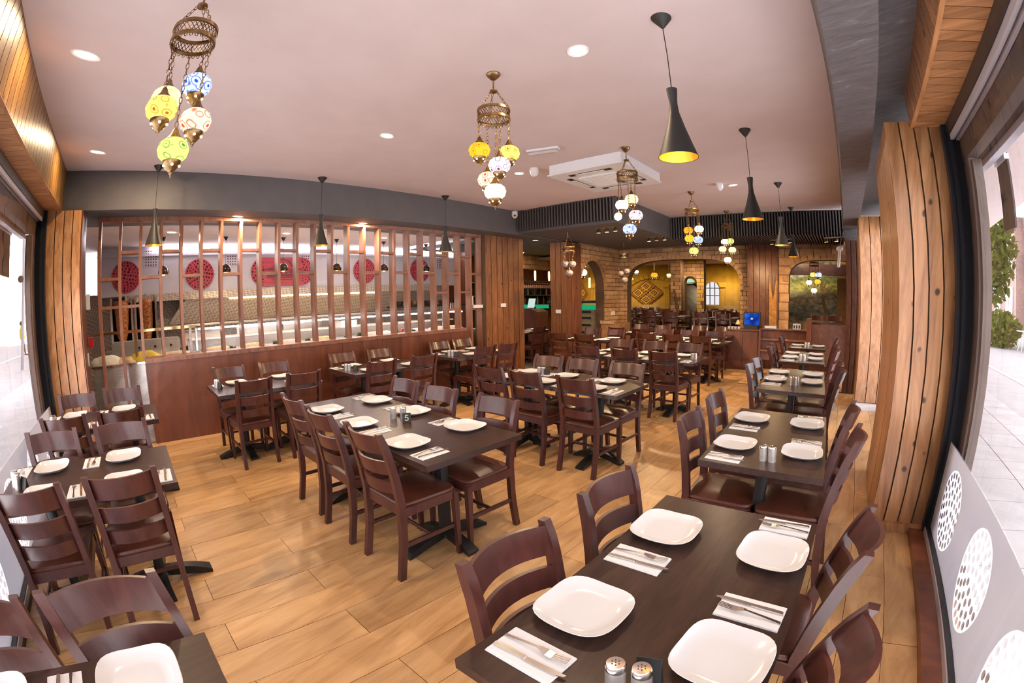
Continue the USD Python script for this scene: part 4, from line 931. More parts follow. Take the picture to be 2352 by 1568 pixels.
t = thing('napkin_stack', 'stack of white napkins on the last screen rung', 'napkins'); obj('sheets', segbox((-6.2, PY[22] + 0.03, 1.403), (-6.06, PY[22] + 0.26, 1.46), 0.3), M['napkin'], t, False, bend)
obj('upright_sheet', segbox((-6.2, PY[22] + 0.03, 1.46), (-6.18, PY[22] + 0.12, 1.62), 0.3), M['napkin'], t, False, bend)

KX = -9.0
kw = group_struct('wall_kitchen')
obj('lower_wall', segbox((KX - 0.5, -1.1, 0.0), (KX - 0.4, 8.0, 2.0), 0.5), M['mesh'], kw, False, bend)
obj('white_bulkhead', segbox((KX - 0.4, -0.75, 1.93), (KX, 7.9, 2.80), 0.4), M['kwhite'], kw, False, bend)
obj('cornice', segbox((KX - 0.01, -0.75, 2.62), (KX + 0.04, 7.9, 2.66), 0.4), M['kwhite'], kw, False, bend)
obj('left_wall', segbox((-13.0, -1.25, 0.0), (-6.1, -1.15, 2.0), 0.4), M['mesh'], kw, False, bend)
obj('left_upper', segbox((-13.0, -1.25, 2.0), (-6.1, -1.15, 2.95), 0.4), M['veneer'], kw, False, bend)
obj('rear_wall', segbox((-9.4, 7.9, 0.0), (-8.6, 8.0, 2.8), 0.4), M['veneer'], kw, False, bend)
struct('trim_7', segbox((-9.5, -1.3, 2.80), (-6.76, 5.9, 2.9), 0.4), M['ceiling'])
t = thing('led_strip', 'long white strip light over the kitchen bulkhead', 'strip light'); obj('strip', segbox((KX + 0.02, 0.35, 2.70), (KX + 0.05, 7.7, 2.775), 0.4), M['led'], t, False, bend)
def ydisc(y, z, r, hw=0.0):
    a = Point(0, 0).buffer(r, 28)
    return (a if hw == 0 else unary_union([Point(-hw, 0).buffer(r, 28), Point(hw, 0).buffer(r, 28), sbox(-hw, -r, hw, r)]))
def fret(label, y, z, r, hw=0.0, sign=False):
    t = thing('fretwork_panel', label, 'wall panel', 'red fretwork panels')
    sh = ydisc(y, z, r, hw); rr = random.Random(int(y * 10))
    cuts = []
    for c in ((-hw, hw) if hw else (0,)):
        for ring, cnt in ((0.88, 26), (0.70, 18), (0.52, 13), (0.34, 8), (0.15, 4)):
            for k in range(cnt):
                a = 2 * PI * k / cnt + ring * 3
                if hw and c * math.cos(a) < 0.05: continue
                cuts.append(Point(c + r * ring * math.cos(a), r * ring * math.sin(a)).buffer(r * rr.choice((0.04, 0.05, 0.07)), 2))
    pl = sh.difference(unary_union(cuts))
    put = lambda poly, d0, d1: (lambda v, f: (v + [0, y, z], f))(*xz_to(prism(poly, d0, d1), 'x', KX))
    obj('cutout_backing', put(sh.buffer(-0.02), 0.004, 0.010), M['redhole'], t, False, bend)
    obj('fretwork', put(pl, 0.010, 0.03), M['red'], t, False, bend)
    if sign:   # carved skyline and lettering lines, unreadable behind the screen
        dome = LineString([(-0.30, 0.06), (-0.22, 0.08), (-0.15, 0.20), (0.0, 0.26), (0.15, 0.20), (0.22, 0.08), (0.30, 0.06)]).buffer(0.010)
        parts_ = [dome, sbox(-0.42, 0.035, 0.42, 0.048), sbox(-0.36, -0.125, 0.36, -0.115), sbox(-0.26, -0.165, 0.26, -0.158)]
        obj('carved_skyline', put(unary_union(parts_), 0.03, 0.036), M['redhole'], t, False, bend)
        for k in range(19):
            x = -0.34 + 0.68 * k / 18; obj('carved_stroke', put(sbox(x - 0.011, -0.10, x + 0.011, -0.06), 0.03, 0.036), M['redhole'], t, False, bend)
        for k in range(6):
            x = -0.25 + 0.1 * k; obj('carved_stroke', put(LineString([(x, 0.0), (x + 0.03, -0.04), (x + 0.05, 0.02)]).buffer(0.008), 0.03, 0.036), M['redhole'], t, False, bend)
fret('red fretwork disc on the kitchen bulkhead, leftmost', -0.17, 2.27, 0.285)
fret('red fretwork disc on the kitchen bulkhead, second from left', 1.31, 2.26, 0.29)
fret('wide red rounded sign panel with carved skyline in the kitchen', 3.08, 2.27, 0.29, 0.41, True)
fret('red fretwork disc right of the wide red sign', 5.05, 2.275, 0.285)
fret('red fretwork disc seen narrowly between right-hand screen posts', 6.62, 2.30, 0.285)
for y, z, w in ((0.33, 2.59, 'left'), (2.0, 2.56, 'middle'), (3.62, 2.56, 'right'), (7.3, 2.5, 'far right')):
    t = thing('air_vent', 'square perforated white vent on the kitchen bulkhead, %s' % w, 'vent')
    obj('plate', segbox((KX, y - 0.14, z - 0.15), (KX + 0.008, y + 0.14, z + 0.15), 0.3), M['kwhite'], t, False, bend)
    mb = MB()
    for i in range(5):
        for j in range(6): mb.add(gbox((KX + 0.008, y - 0.10 + 0.05 * i - 0.012, z - 0.125 + 0.05 * j - 0.012), (KX + 0.011, y - 0.10 + 0.05 * i + 0.012, z - 0.125 + 0.05 * j + 0.012)))
    obj('holes', mb, M['redhole'], t, False, bend, kind='stuff')
gp = None
for k, y in enumerate((0.51, 1.63, 2.72, 3.82, 4.90, 6.0)):
    o = bend([[-7.9, y, 2.80]])[0]; m = frame(-7.9, y, 2.80, 0.0, bend, zref=2.3, ztop=2.3); m.SetRow(3, Gf.Vec4d(*map(float, o), 1))
    lab = 'glossy black ball pendant over the kitchen counter, %s' % ('first from left', 'second from left', 'third from left', 'fourth from left', 'fifth from left', 'last at right')[k]
    if gp is None:
        gp = thing('ball_pendant', lab, 'pendant lamp', 'black ball pendants in the kitchen', m)
        obj('ceiling_cup', lathe([(0.0001, 0), (0.05, 0), (0.012, -0.06), (0.0001, -0.06)], 16), M['black'], gp, 40)
        obj('cord', tube([(0, 0, -0.05), (0, 0, -0.47)], 0.003, 5), M['black'], gp, 40)
        obj('shade', lathe([(0.015, -0.46), (0.05, -0.475), (0.082, -0.51), (0.095, -0.56), (0.085, -0.605), (0.083, -0.605)], 24), plain('glossy_black_shade', (0.02, 0.012, 0.012), 0.1), gp, 60)
        obj('lining', lathe([(0.083, -0.604), (0.092, -0.56), (0.078, -0.51), (0.04, -0.48)], 24), M['gold'], gp, 60)
        obj('bulb', ball(0.03, 2, (0, 0, -0.59)), M['bulb'], gp, 60)
    else: dup(gp, m, lab)
for y, w in ((0.6, 'left'), (2.6, 'centre'), (4.6, 'right')):
    downlight(-7.4, y, 2.795, 'recessed kitchen ceiling light, %s' % w, 7)
# extractor hood
hd = thing('extractor_hood', 'long steel extractor hood with diamond pattern and lit strip', 'hood')
obj('canopy', segbox((KX - 0.3, -0.2, 1.80), (KX + 0.15, 7.0, 1.93), 0.4), M['mesh'], hd, False, bend)
v, f = gbox((KX - 0.35, 1.0, 1.35), (KX + 0.10, 6.3, 1.80), (2, 14, 3)); k = (1.80 - v[:, 2]) / 0.45; v[:, 0] -= np.where(v[:, 0] > KX - 0.1, 0.35 * k, 0)
v[:, 1] += np.where(v[:, 1] < 1.5, -0.35 * k + 0.35 * 0, 0)
obj('sloped_back', (v, f), M['mesh'], hd, False, bend)
obj('light_strip', segbox((KX + 0.09, 1.9, 1.765), (KX + 0.13, 5.4, 1.79), 0.4), glow('yellow_hood_strip', (1.0, 0.70, 0.28), 10.0), hd, False, bend)
obj('shelf', segbox((KX - 0.4, 0.5, 1.30), (KX - 0.05, 7.0, 1.34), 0.4), M['brushed'], hd, False, bend)
# doner grills
meat = noisy('roast_meat', (0.20, 0.035, 0.008), (0.62, 0.24, 0.06), 26.0, 0.5, 0.9, dist=0.03)
for y, w in ((-0.27, 'left'), (0.20, 'right')):
    t = thing('doner_grill', 'upright doner grill with a column of roast meat, %s one' % w, 'grill')
    X = -8.75
    obj('back', segbox((X - 0.2, y - 0.22, 1.02), (X - 0.17, y + 0.22, 1.90), 0.3), M['black'], t, False, bend)
    for s in (-1, 1): obj('side', segbox((X - 0.18, y + s * 0.20 - 0.02, 1.02), (X + 0.06, y + s * 0.20 + 0.02, 1.90), 0.3), M['brushed'], t, False, bend)
    v, f = lathe([(0.0001, 1.14), (0.07, 1.15), (0.10, 1.25), (0.13, 1.5), (0.142, 1.75), (0.13, 1.84), (0.0001, 1.86)], 22)
    v = v + [X, y, 0]; v[:, :2] += 0.012 * np.c_[np.sin(v[:, 2] * 37 + v[:, 0] * 60), np.cos(v[:, 2] * 43 + v[:, 1] * 50)]
    obj('meat', (v, f), meat, t, 60, bend)
    obj('spit', (lambda v, f: (v + [X, y, 0], f))(*cyl((0, 0), 0.008, 1.05, 1.95, 8)), M['steel'], t, 40, bend)
    obj('drip_tray', segbox((X - 0.18, y - 0.21, 1.02), (X + 0.2, y + 0.21, 1.10), 0.3), M['brushed'], t, False, bend)
t = thing('kitchen_worktop', 'steel back counter beneath the doner grills', 'counter')
obj('top', segbox((-9.3, -0.6, 0.97), (-8.3, 6.9, 1.02), 0.4), M['brushed'], t, False, bend)
obj('front', segbox((-9.3, -0.6, 0.0), (-8.35, 6.9, 0.97), 0.4), M['brushed'], t, False, bend)
t = thing('grill_unit', 'low steel grill unit with chrome front below the meat', 'grill')
obj('body', segbox((-8.28, -0.45, 0.85), (-7.9, 0.75, 1.18), 0.3), M['brushed'], t, False, bend)
obj('perforated_front', segbox((-7.9, -0.7, 0.75), (-7.86, 0.75, 0.95), 0.3), M['mesh'], t, False, bend)
for i in range(4): obj('knob', (lambda v, f: (bend(v[:, [2, 0, 1]] + [-7.90, -0.25 + 0.28 * i, 1.07]), f))(*cyl((0, 0), 0.02, 0, 0.03, 12)), M['black'], t, 40)
for y, w in ((1.2, 'left'), (2.2, 'centre'), (3.1, 'right')):
    t = thing('steel_container', 'steel box unit on the kitchen back counter, %s' % w, 'container')
    obj('body', segbox((-8.4, y - 0.38, 1.02), (-8.0, y + 0.38, 1.24), 0.3), M['brushed'], t, False, bend)
    obj('lid', segbox((-8.42, y - 0.40, 1.24), (-7.98, y + 0.40, 1.26), 0.3), M['steel'], t, False, bend)
# steel serving counter behind the left posts, with food
t = thing('serving_counter', 'plain steel serving counter behind the left screen posts', 'counter')
obj('front', segbox((-6.75, -0.66, 0.0), (-6.35, 0.80, 0.97), 0.3), M['brushed'], t, False, bend)
obj('top', segbox((-6.95, -0.68, 0.97), (-6.33, 0.80, 0.995), 0.3), M['steel'], t, False, bend)
def heap(y, x, z, r, h, m, label, cat='food', sy=1.4):
    v, f = ball(1.0, 3); keep = v[:, 2] > -0.05
    n = meshkit.fbm(v * 3.0) if hasattr(meshkit, 'fbm') else 0
    v = v * [r, r * sy, h] * (1 + 0.25 * np.asarray(n).reshape(-1, 1) if np.ndim(n) else 1)
    v[:, 2] = np.maximum(v[:, 2], -0.01)
    t = thing('food_heap', label, cat, 'heaps of food on the counter'); obj('heap', (v + [x, y, z], f), m, t, 60, bend); return t
rice = noisy('white_rice', (0.70, 0.66, 0.58), (0.85, 0.82, 0.75), 120.0, 0.7, 0.6, dist=0.01)
yrice = noisy('yellow_rice', (0.72, 0.50, 0.04), (0.85, 0.66, 0.08), 120.0, 0.7, 0.6, dist=0.01)
flat_bread = noisy('flat_bread', (0.60, 0.38, 0.20), (0.80, 0.66, 0.48), 14.0, 0.7, 0.3)
heap(-0.47, -6.6, 0.99, 0.16, 0.10, rice, 'white rice heap at the left end of the steel counter')
heap(-0.17, -6.6, 0.99, 0.14, 0.06, flat_bread, 'pale bread beside the rice on the steel counter')
heap(0.10, -6.6, 0.99, 0.15, 0.11, yrice, 'bright yellow rice heap on the steel counter')
heap(0.55, -6.6, 0.99, 0.18, 0.07, flat_bread, 'flat breads stacked at the counter behind the third post')
br = thing('brass_rail', 'brass sneeze-guard rail on posts over the steel counter', 'rail')
obj('rail', segbox((-6.52, -0.62, 1.365), (-6.47, 0.85, 1.40), 0.3), plain('shiny_brass', (0.78, 0.55, 0.26), 0.22, 1.0), br, False, bend)
for y in (-0.02, 0.78): obj('post', segbox((-6.51, y - 0.02, 0.995), (-6.48, y + 0.02, 1.37), 0.3), plain('dull_brass', (0.45, 0.33, 0.17), 0.35, 1.0) if y < 0 else M['brushed'], br, False, bend)
# glass display counter
gc = thing('display_counter', 'lit glass salad display counter behind the wooden screen', 'display counter')
obj('base', segbox((-7.6, 0.84, 0.0), (-6.45, 6.2, 0.94), 0.4), M['brushed'], gc, False, bend)
obj('tray', segbox((-7.6, 0.84, 0.94), (-6.45, 6.2, 0.98), 0.4), M['white'], gc, False, bend)
obj('glass_front', segbox((-6.47, 0.86, 0.98), (-6.462, 6.2, 1.34), 0.4), M['case_glass'], gc, False, bend)
obj('top_shelf', segbox((-7.3, 0.86, 1.345), (-6.46, 6.2, 1.36), 0.4), M['case_glass'], gc, False, bend)
obj('light_strip', segbox((-6.9, 0.95, 1.31), (-6.84, 6.1, 1.337), 0.4), M['ledwarm'], gc, False, bend)
obj('back_panel', segbox((-7.62, 0.86, 0.98), (-7.58, 6.2, 1.16), 0.4), M['brushed'], gc, False, bend)
for y in (0.86, 1.85, 3.05, 4.25, 5.3, 6.18): obj('post', segbox((-6.50, y - 0.014, 0.98), (-6.455, y + 0.014, 1.36), 0.3), M['steel'], gc, False, bend)
obj('rear_shelf', segbox((-7.58, 0.86, 1.14), (-7.25, 6.2, 1.16), 0.4), M['white'], gc, False, bend)
leafm = noisy('fresh_herb_leaf', (0.03, 0.10, 0.012), (0.11, 0.26, 0.03), 40.0, 0.6, 0.8, dist=0.02)
sal = noisy('orange_salad', (0.55, 0.16, 0.04), (0.80, 0.55, 0.25), 45.0, 0.6, 0.8, dist=0.02)
meatp = noisy('pink_skewers', (0.55, 0.22, 0.14), (0.75, 0.52, 0.42), 30.0, 0.5, 0.6, dist=0.02)
whitef = noisy('white_salad', (0.62, 0.58, 0.48), (0.80, 0.78, 0.72), 60.0, 0.6, 0.5, dist=0.02)
def leaves(y, x, z, r, label, n=46, tall=1.0):
    t = thing('herb_bunch', label, 'herbs', 'green herb bunches in the display')
    rr = random.Random(int(y * 100)); mb = MB()
    for k in range(n):
        a, e = rr.uniform(0, 2 * PI), rr.uniform(0.2, 1.4); L = r * rr.uniform(0.55, 1.1)
        d = np.array([math.cos(a) * math.cos(e), math.sin(a) * math.cos(e), math.sin(e) * tall]); s = np.cross(d, [0.2, 0.5, 0.8]); s /= np.linalg.norm(s)
        c = d * L; w = 0.022 + 0.016 * rr.random()
        P = np.array([d * L * 0.25, c * 0.8 + s * w, c * 1.1, c * 0.8 - s * w, d * L * 0.25 + [0, 0, 0.006]])
        mb.add((P, np.array([(0, 1, 2), (0, 2, 3), (4, 2, 1), (4, 3, 2)])))
    v, f = mb.mesh(); obj('leaves', (v + [x, y, z], f), leafm, t, False, bend, kind='stuff')
for k, (y, r, lab) in enumerate(((0.98, 0.10, 'leftmost, beside the brass rail'), (1.42, 0.09, 'second from left'), (2.12, 0.10, 'third from left'), (2.66, 0.09, 'fourth from left'), (3.35, 0.07, 'fifth from left'), (3.60, 0.11, 'sixth from left'), (4.35, 0.09, 'seventh from left'), (4.72, 0.08, 'last, right'))):
    leaves(y, -6.66, 0.98, r, 'green herb bunch in the glass display, ' + lab, 46, 0.9)
for k, (y, m, lab) in enumerate(((1.25, sal, 'orange salad at the left'), (1.80, sal, 'orange salad after the second herbs'), (2.4, meatp, 'pink meat skewers'), (3.0, sal, 'mixed salad right of centre'), (3.95, meatp, 'meat platter'), (4.2, whitef, 'white salad'), (4.95, whitef, 'pale platter'), (5.45, meatp, 'far meat tray'), (5.85, sal, 'far orange tray'))):
    heap(y, -6.85, 0.98, 0.15, 0.07, m, lab + ' in the glass display')
rt = plain('ripe_tomato', (0.62, 0.03, 0.02), 0.3)
for k in range(5):
    t = thing('tomato', 'red tomato in the glass display, %s from the left' % ORD[k], 'tomato', 'tomatoes in the display'); obj('fruit', (lambda v, f: (v + [-6.62 - 0.05 * (k % 2), 4.44 + 0.05 * k, 1.02 + 0.03 * (k % 2)], f))(*ball(0.034, 2)), rt, t, 60, bend)
t = thing('till_weigher', 'white weighing scale on the display counter', 'scale'); obj('body', segbox((-7.3, 3.45, 1.16), (-7.0, 3.75, 1.28), 0.3), M['white'], t, False, bend); obj('pan', segbox((-7.32, 3.42, 1.29), (-6.98, 3.78, 1.30), 0.3), M['steel'], t, False, bend)
# dark kitchen end beyond the display
t = thing('pot_shelf', 'dark shelf with pans at the far end of the kitchen', 'shelf')
obj('board', segbox((-8.3, 5.2, 1.42), (-8.0, 7.6, 1.46), 0.4), M['black'], t, False, bend)
for i in range(5): obj('pan', (lambda v, f: (v + [-8.15, 5.4 + 0.42 * i, 1.46], f))(*cyl((0, 0), 0.10, 0.0, 0.10, 14, 0.12)), M['brass'] if i % 2 else M['black'], t, 40, bend)
# left end: dark glass side door and red box by the corner
t = thing('side_door', 'narrow dark glass side door at the left kitchen end', 'door'); obj('leaf', segbox((-7.9, -0.93, 0.0), (-6.5, -0.90, 2.1), 0.3), plain('dark_door_glass', (0.02, 0.025, 0.03), 0.1), t, False, bend)
obj('bar', segbox((-6.6, -0.89, 0.9), (-6.55, -0.86, 1.7), 0.3), M['alu'], t, False, bend)
t = thing('call_point', 'small red box fixed beside the left pier', 'alarm call point'); obj('body', segbox((-6.16, -0.655, 1.25), (-6.05, -0.60, 1.37), 0.3), plain('red_box', (0.45, 0.01, 0.01), 0.4), t, False, bend)
t = thing('light_box', 'small white box on the wall above the red box', 'wall box'); obj('body', segbox((-6.20, -0.67, 1.70), (-6.13, -0.62, 1.88), 0.3), M['white'], t, False, bend)

# ------------------------------------------------------------------ the bar
ob = noisy('orange_lit_wall', (0.32, 0.09, 0.02), (0.45, 0.14, 0.03), 2.0, 0.6)
bw_ = group_struct('wall_bar_rear')
obj('wall', segbox((-12.5, 13.2, 0.0), (-9.1, 13.3, 2.9), 0.5), ob, bw_, False, bend)
obj('side', segbox((-10.2, 8.9, 0.0), (-10.1, 13.3, 2.9), 0.5), ob, bw_, False, bend)
t = thing('bar_shelving', 'dark bar back shelves between the two pine pillars', 'shelves')
obj('carcass', segbox((-10.05, 9.0, 0.2), (-9.95, 13.0, 2.05), 0.5), M['black'], t, False, bend)
for z in (1.30, 1.62, 2.02): obj('shelf', segbox((-9.95, 9.0, z), (-9.55, 13.0, z + 0.03), 0.5), M['veneer'], t, False, bend)
amb = [plain('bottle_glass_%s' % n, c, 0.12) for n, c in (('green', (0.04, 0.10, 0.03)), ('amber', (0.30, 0.12, 0.02)), ('clear', (0.45, 0.42, 0.38)))]
bp = {}
for k in range(18):
    y = 10.3 + 0.17 * k; z = 1.33 if k % 2 else 1.65; m = bend([[-9.75, y, z]])[0]; c = k % 3
    lab = '%s glass bottle, %s from the left on the %s bar shelf' % (('green', 'amber', 'clear')[c], ORD[k // 2], 'lower' if k % 2 else 'upper')
    mt = mtx(m, (1, 0, 0), (0, 1, 0), (0, 0, 1))
    if c in bp: dup(bp[c], mt, lab)
    else:
        bp[c] = thing('bar_bottle', lab, 'bottle', 'bottles on the bar shelves', mt)
        obj('body', lathe([(0.0001, 0), (0.04, 0), (0.04, 0.17), (0.015, 0.21), (0.013, 0.28), (0.0001, 0.28)], 12), amb[c], bp[c], 50)
wg = None
for k in range(24):
    y, x = 10.0 + 0.10 * k, -9.0
    mt = mtx(bend([[x, y, 2.06]])[0], (1, 0, 0), (0, 1, 0), (0, 0, 1)); lab = 'upside-down wine glass over the bar, %s from the left' % ORD[k]
    if wg is None:
        wg = thing('wine_glass', lab, 'wine glass', 'hanging wine glasses', mt)
        obj('glass', lathe([(0.0001, 0.0), (0.035, 0.0), (0.004, -0.012), (0.004, -0.08), (0.03, -0.105), (0.042, -0.15), (0.034, -0.20)], 12), plain('pinkish_glass', (0.50, 0.26, 0.20), 0.08), wg, 50)
    else: dup(wg, mt, lab)
t = thing('glass_rack', 'rack holding the wine glasses over the bar', 'rack'); obj('rail', segbox((-9.1, 9.9, 2.06), (-8.9, 12.5, 2.09), 0.5), M['black'], t, False, bend)
for k, (x, y, z) in enumerate(((-8.6, 10.65, 2.23), (-8.6, 11.35, 2.23), (-7.0, 10.62, 1.98), (-7.0, 11.2, 1.98))):
    lab = 'glowing amber tube lamp over the bar, %s' % ('first from left', 'second from left', 'third, right of the pillar', 'fourth, right of the pillar')[k]
    o = bend([[x, y, z]])[0]; t = thing('tube_lamp', lab, 'pendant lamp', 'amber tube lamps', mtx(o, (1, 0, 0), (0, 1, 0), (0, 0, 1)))
    obj('tube', lathe([(0.0001, 0.15), (0.028, 0.14), (0.03, 0), (0.028, -0.14), (0.0001, -0.15)], 14), M['tube'], t, 50)
    obj('cap', lathe([(0.0001, 0.20), (0.018, 0.20), (0.03, 0.14), (0.0001, 0.14)], 12), M['brass'], t, 40)
    obj('cord', tube([(0, 0, 0.19), (0, 0, 0.62 if z > 2.1 else 0.86)], 0.004, 5), M['black'], t)
t = thing('bar_counter', 'green lit bar counter with shelves, right of the pillar', 'bar counter')
obj('top', segbox((-7.9, 10.3, 1.40), (-6.2, 11.7, 1.46), 0.4), M['black'], t, False, bend)
obj('panel', segbox((-7.7, 10.45, 0.3), (-6.35, 11.5, 1.22), 0.4), noisy('pale_bar_panel', (0.34, 0.28, 0.18), (0.42, 0.36, 0.24), 3.0, 0.5), t, False, bend)
obj('glow_strip', segbox((-7.72, 10.43, 1.22), (-6.33, 11.52, 1.33), 0.4), M['green'], t, False, bend)
for z in (0.62, 0.82, 1.02, 1.18): obj('shelf_gap', segbox((-7.6, 10.42, z - 0.05), (-6.5, 10.45, z), 0.4), M['black'], t, False, bend)
t = thing('reception_desk', 'small brown reception desk with arched side and tablet, by the bar', 'desk')
obj('body', xz_to(prism(Polygon([(-8.55, 0.0), (-7.55, 0.0), (-7.55, 1.18), (-7.75, 1.26), (-8.55, 1.26)]), 0, 0.5), 'y', 9.9), M['veneer'], t, False, bend)
obj('end_board', segbox((-8.66, 9.38, 0.0), (-8.56, 9.92, 1.35), 0.4), noisy('pale_board', (0.36, 0.28, 0.16), (0.42, 0.34, 0.2), 3, 0.5), t, False, bend)
obj('counter_glow', segbox((-8.5, 9.95, 1.26), (-7.6, 10.0, 1.36), 0.4), M['green'], t, False, bend)
t = thing('tablet', 'pale tablet screen standing on the reception desk', 'tablet'); v, f = gbox((-0.12, -0.008, 0), (0.12, 0.008, 0.26)); v[:, 1] += v[:, 2] * 0.3
obj('screen', move((v, f), (-8.05, 9.75, 1.28), 0.0), M['tablet'], t, False, bend)
obj('stand', segbox((-8.12, 9.75, 1.26), (-7.98, 9.9, 1.30), 0.3), M['black'], t, False, bend)

for x, y, z, w in ((-8.2, 9.6, 2.83, 'near the reception desk'), (-8.8, 11.6, 2.83, 'over the bar shelves'), (-7.2, 14.4, 2.71, 'over the big diamond relief'), (-5.6, 12.0, 2.71, 'just inside the wide brick arch'), (-3.6, 14.6, 2.71, 'before the arched window'), (-9.2, 14.4, 2.71, 'in the rear hall corner'), (-4.3, 12.9, 2.71, 'before the hall doorway'), (-0.8, 11.9, 2.83, 'in the mural room')):
    downlight(x, y, z, 'recessed downlight %s' % w, 7)

# ------------------------------------------------------------------ the rear hall seen through the arches
HF = 0.28                                      # the hall floor is a step higher
h_ = group_struct('floor_rear_hall')
obj('slab', segbox((-13.5, 10.9, HF - 0.3), (1.0, 17.0, HF), 0.6), M['veneer'], h_, False, bend)
yw = group_struct('wall_rear_hall')
obj('left_wall', segbox((-12.6, 15.62, 0.0), (-4.95, 15.75, 2.95), 0.5), M['yellow'], yw, False, bend)
obj('hall_ceiling', segbox((-12.6, 10.85, 2.72), (-1.5, 15.7, 2.8), 0.5), noisy('hall_ceiling_paint', (0.36, 0.22, 0.13), (0.42, 0.27, 0.17), 2.0, 0.7), yw, False, bend)
obj('right_return', segbox((-2.1, 10.9, 0.0), (-2.0, 15.7, 2.9), 0.5), M['yellow'], yw, False, bend)
win_hole = unary_union([sbox(-4.86, 1.3, -4.32, 1.85), arch_hole(-4.86, -4.32, 1.85, 2.10, 1.3)])
mb = MB()
for a in np.arange(-4.95, -2.0, 0.3):
    q = sbox(a, 0, min(a + 0.3, -2.0), 2.95).difference(win_hole)
    mb.add(xz_to(prism(q, 0, 0.12), 'y', 15.72))
obj('window_wall', mb, M['yellow'], yw, False, bend)
# arch surround of the yellow niche, pilasters, relief
for k in range(15):
    a = PI * (0.06 + 0.88 * k / 14); c, s = math.cos(a), math.sin(a)
    q = Polygon([(-6.95 + 1.05 * math.cos(a - 0.09), 1.62 + 0.62 * math.sin(a - 0.09)), (-6.95 + 1.05 * math.cos(a + 0.09), 1.62 + 0.62 * math.sin(a + 0.09)), (-6.95 + 1.2 * math.cos(a + 0.09), 1.62 + 0.76 * math.sin(a + 0.09)), (-6.95 + 1.2 * math.cos(a - 0.09), 1.62 + 0.76 * math.sin(a - 0.09))])
    obj('arch_stone', xz_to(prism(q, 0, 0.05), 'y', 15.6), M['yellow'], yw, False, bend)
def pilaster(x, label, y=15.6, z0=1.2, z1=1.92, w=0.22):
    t = thing('pilaster', label, 'pilaster', 'yellow fluted pilasters')
    for i in range(3): obj('flute', segbox((x - w / 2 + w * (i + 0.08) / 3, y - 0.07, z0), (x - w / 2 + w * (i + 0.92) / 3, y, z1), 0.4), M['yellow'], t, False, bend)
    obj('capital', xz_to(prism(Polygon([(x - w / 2, z1), (x + w / 2, z1), (x + w * 0.85, z1 + 0.16), (x - w * 0.85, z1 + 0.16)]), 0, 0.12), 'y', 15.6), M['yellow'], t, False, bend)
    obj('necking', segbox((x - w * 0.6, y - 0.1, z1 - 0.03), (x + w * 0.6, y, z1 + 0.02), 0.4), M['yellow'], t, False, bend)
pilaster(-6.35, 'yellow fluted pilaster right of the big diamond relief')
pilaster(-4.16, 'yellow fluted pilaster right of the arched window')
pilaster(-9.55, 'yellow fluted pilaster seen under the left brick arch')
def diamond(cx, cz, hw, hh, label, y=15.6):
    t = thing('diamond_relief', label, 'wall relief', 'carved diamond reliefs')
    D = lambda a, b: Polygon([(cx - a, cz), (cx, cz + b), (cx + a, cz), (cx, cz - b)])
    steps = []
    for k in range(12):
        u = (k + 0.5) / 12
        for sx in (-1, 1):
            for sz in (-1, 1): steps.append(sbox(cx + sx * hw * u - 0.035, cz + sz * hh * (1 - u) - 0.035, cx + sx * hw * u + 0.035, cz + sz * hh * (1 - u) + 0.035))
    outline = unary_union([D(hw, hh)] + steps)
    obj('backing', xz_to(prism(outline, 0, 0.02), 'y', y), M['relief'], t, False, bend)
    obj('frame', xz_to(prism(D(hw, hh).difference(D(hw * 0.9, hh * 0.9)), 0.02, 0.06), 'y', y), M['relief'], t, False, bend)
    for s in (0.62, 0.34): obj('inner_frame', xz_to(prism(D(hw * s, hh * s).difference(D(hw * (s - 0.10), hh * (s - 0.10))), 0.02, 0.05), 'y', y), M['yellow'], t, False, bend)
    for sx, sz in ((0.5, 0), (-0.5, 0), (0, 0.5), (0, -0.5)):
        for s in (0.34, 0.16):
            d = Polygon([(cx + hw * sx - hw * s, cz + hh * sz), (cx + hw * sx, cz + hh * sz + hh * s), (cx + hw * sx + hw * s, cz + hh * sz), (cx + hw * sx, cz + hh * sz - hh * s)])
            obj('carved_lozenge', xz_to(prism(d.difference(d.buffer(-0.045)), 0.02, 0.07), 'y', y), M['yellow'] if s > 0.3 else M['relief'], t, False, bend)
    ln = unary_union([LineString([(cx - hw * .5, cz - hh * .5), (cx + hw * .5, cz + hh * .5)]).buffer(0.02), LineString([(cx - hw * .5, cz + hh * .5), (cx + hw * .5, cz - hh * .5)]).buffer(0.02)])
    obj('cross_band', xz_to(prism(ln, 0.02, 0.08), 'y', y), M['relief'], t, False, bend)
diamond(-7.18, 1.70, 0.68, 0.50, 'big stepped diamond relief on the yellow wall')
diamond(-9.0, 1.72, 0.34, 0.48, 'narrow diamond relief under the left brick arch')
diamond(-10.2, 1.72, 0.34, 0.48, 'half hidden diamond relief beside the free standing pillar')
def banq(x0, x1, label):
    t = thing('banquette', label, 'banquette', 'mustard banquettes')
    obj('back', segbox((x0, 15.25, 0.95), (x1, 15.45, 1.27), 0.4), M['banquette'], t, False, bend)
    obj('seat', segbox((x0, 14.8, HF), (x1, 15.4, 0.75), 0.5), M['banquette'], t, False, bend)
    n = int((x1 - x0) / 0.18)
    for k in range(n): obj('button', (lambda v, f: (v + [x0 + 0.09 + 0.18 * k, 15.245, 1.08 + 0.06 * (k % 2)], f))(*ball(0.014, 1)), M['relief'], t, 40, bend)
banq(-8.2, -6.15, 'mustard banquette back below the big diamond relief')
banq(-4.86, -3.45, 'mustard banquette back below the arched window')
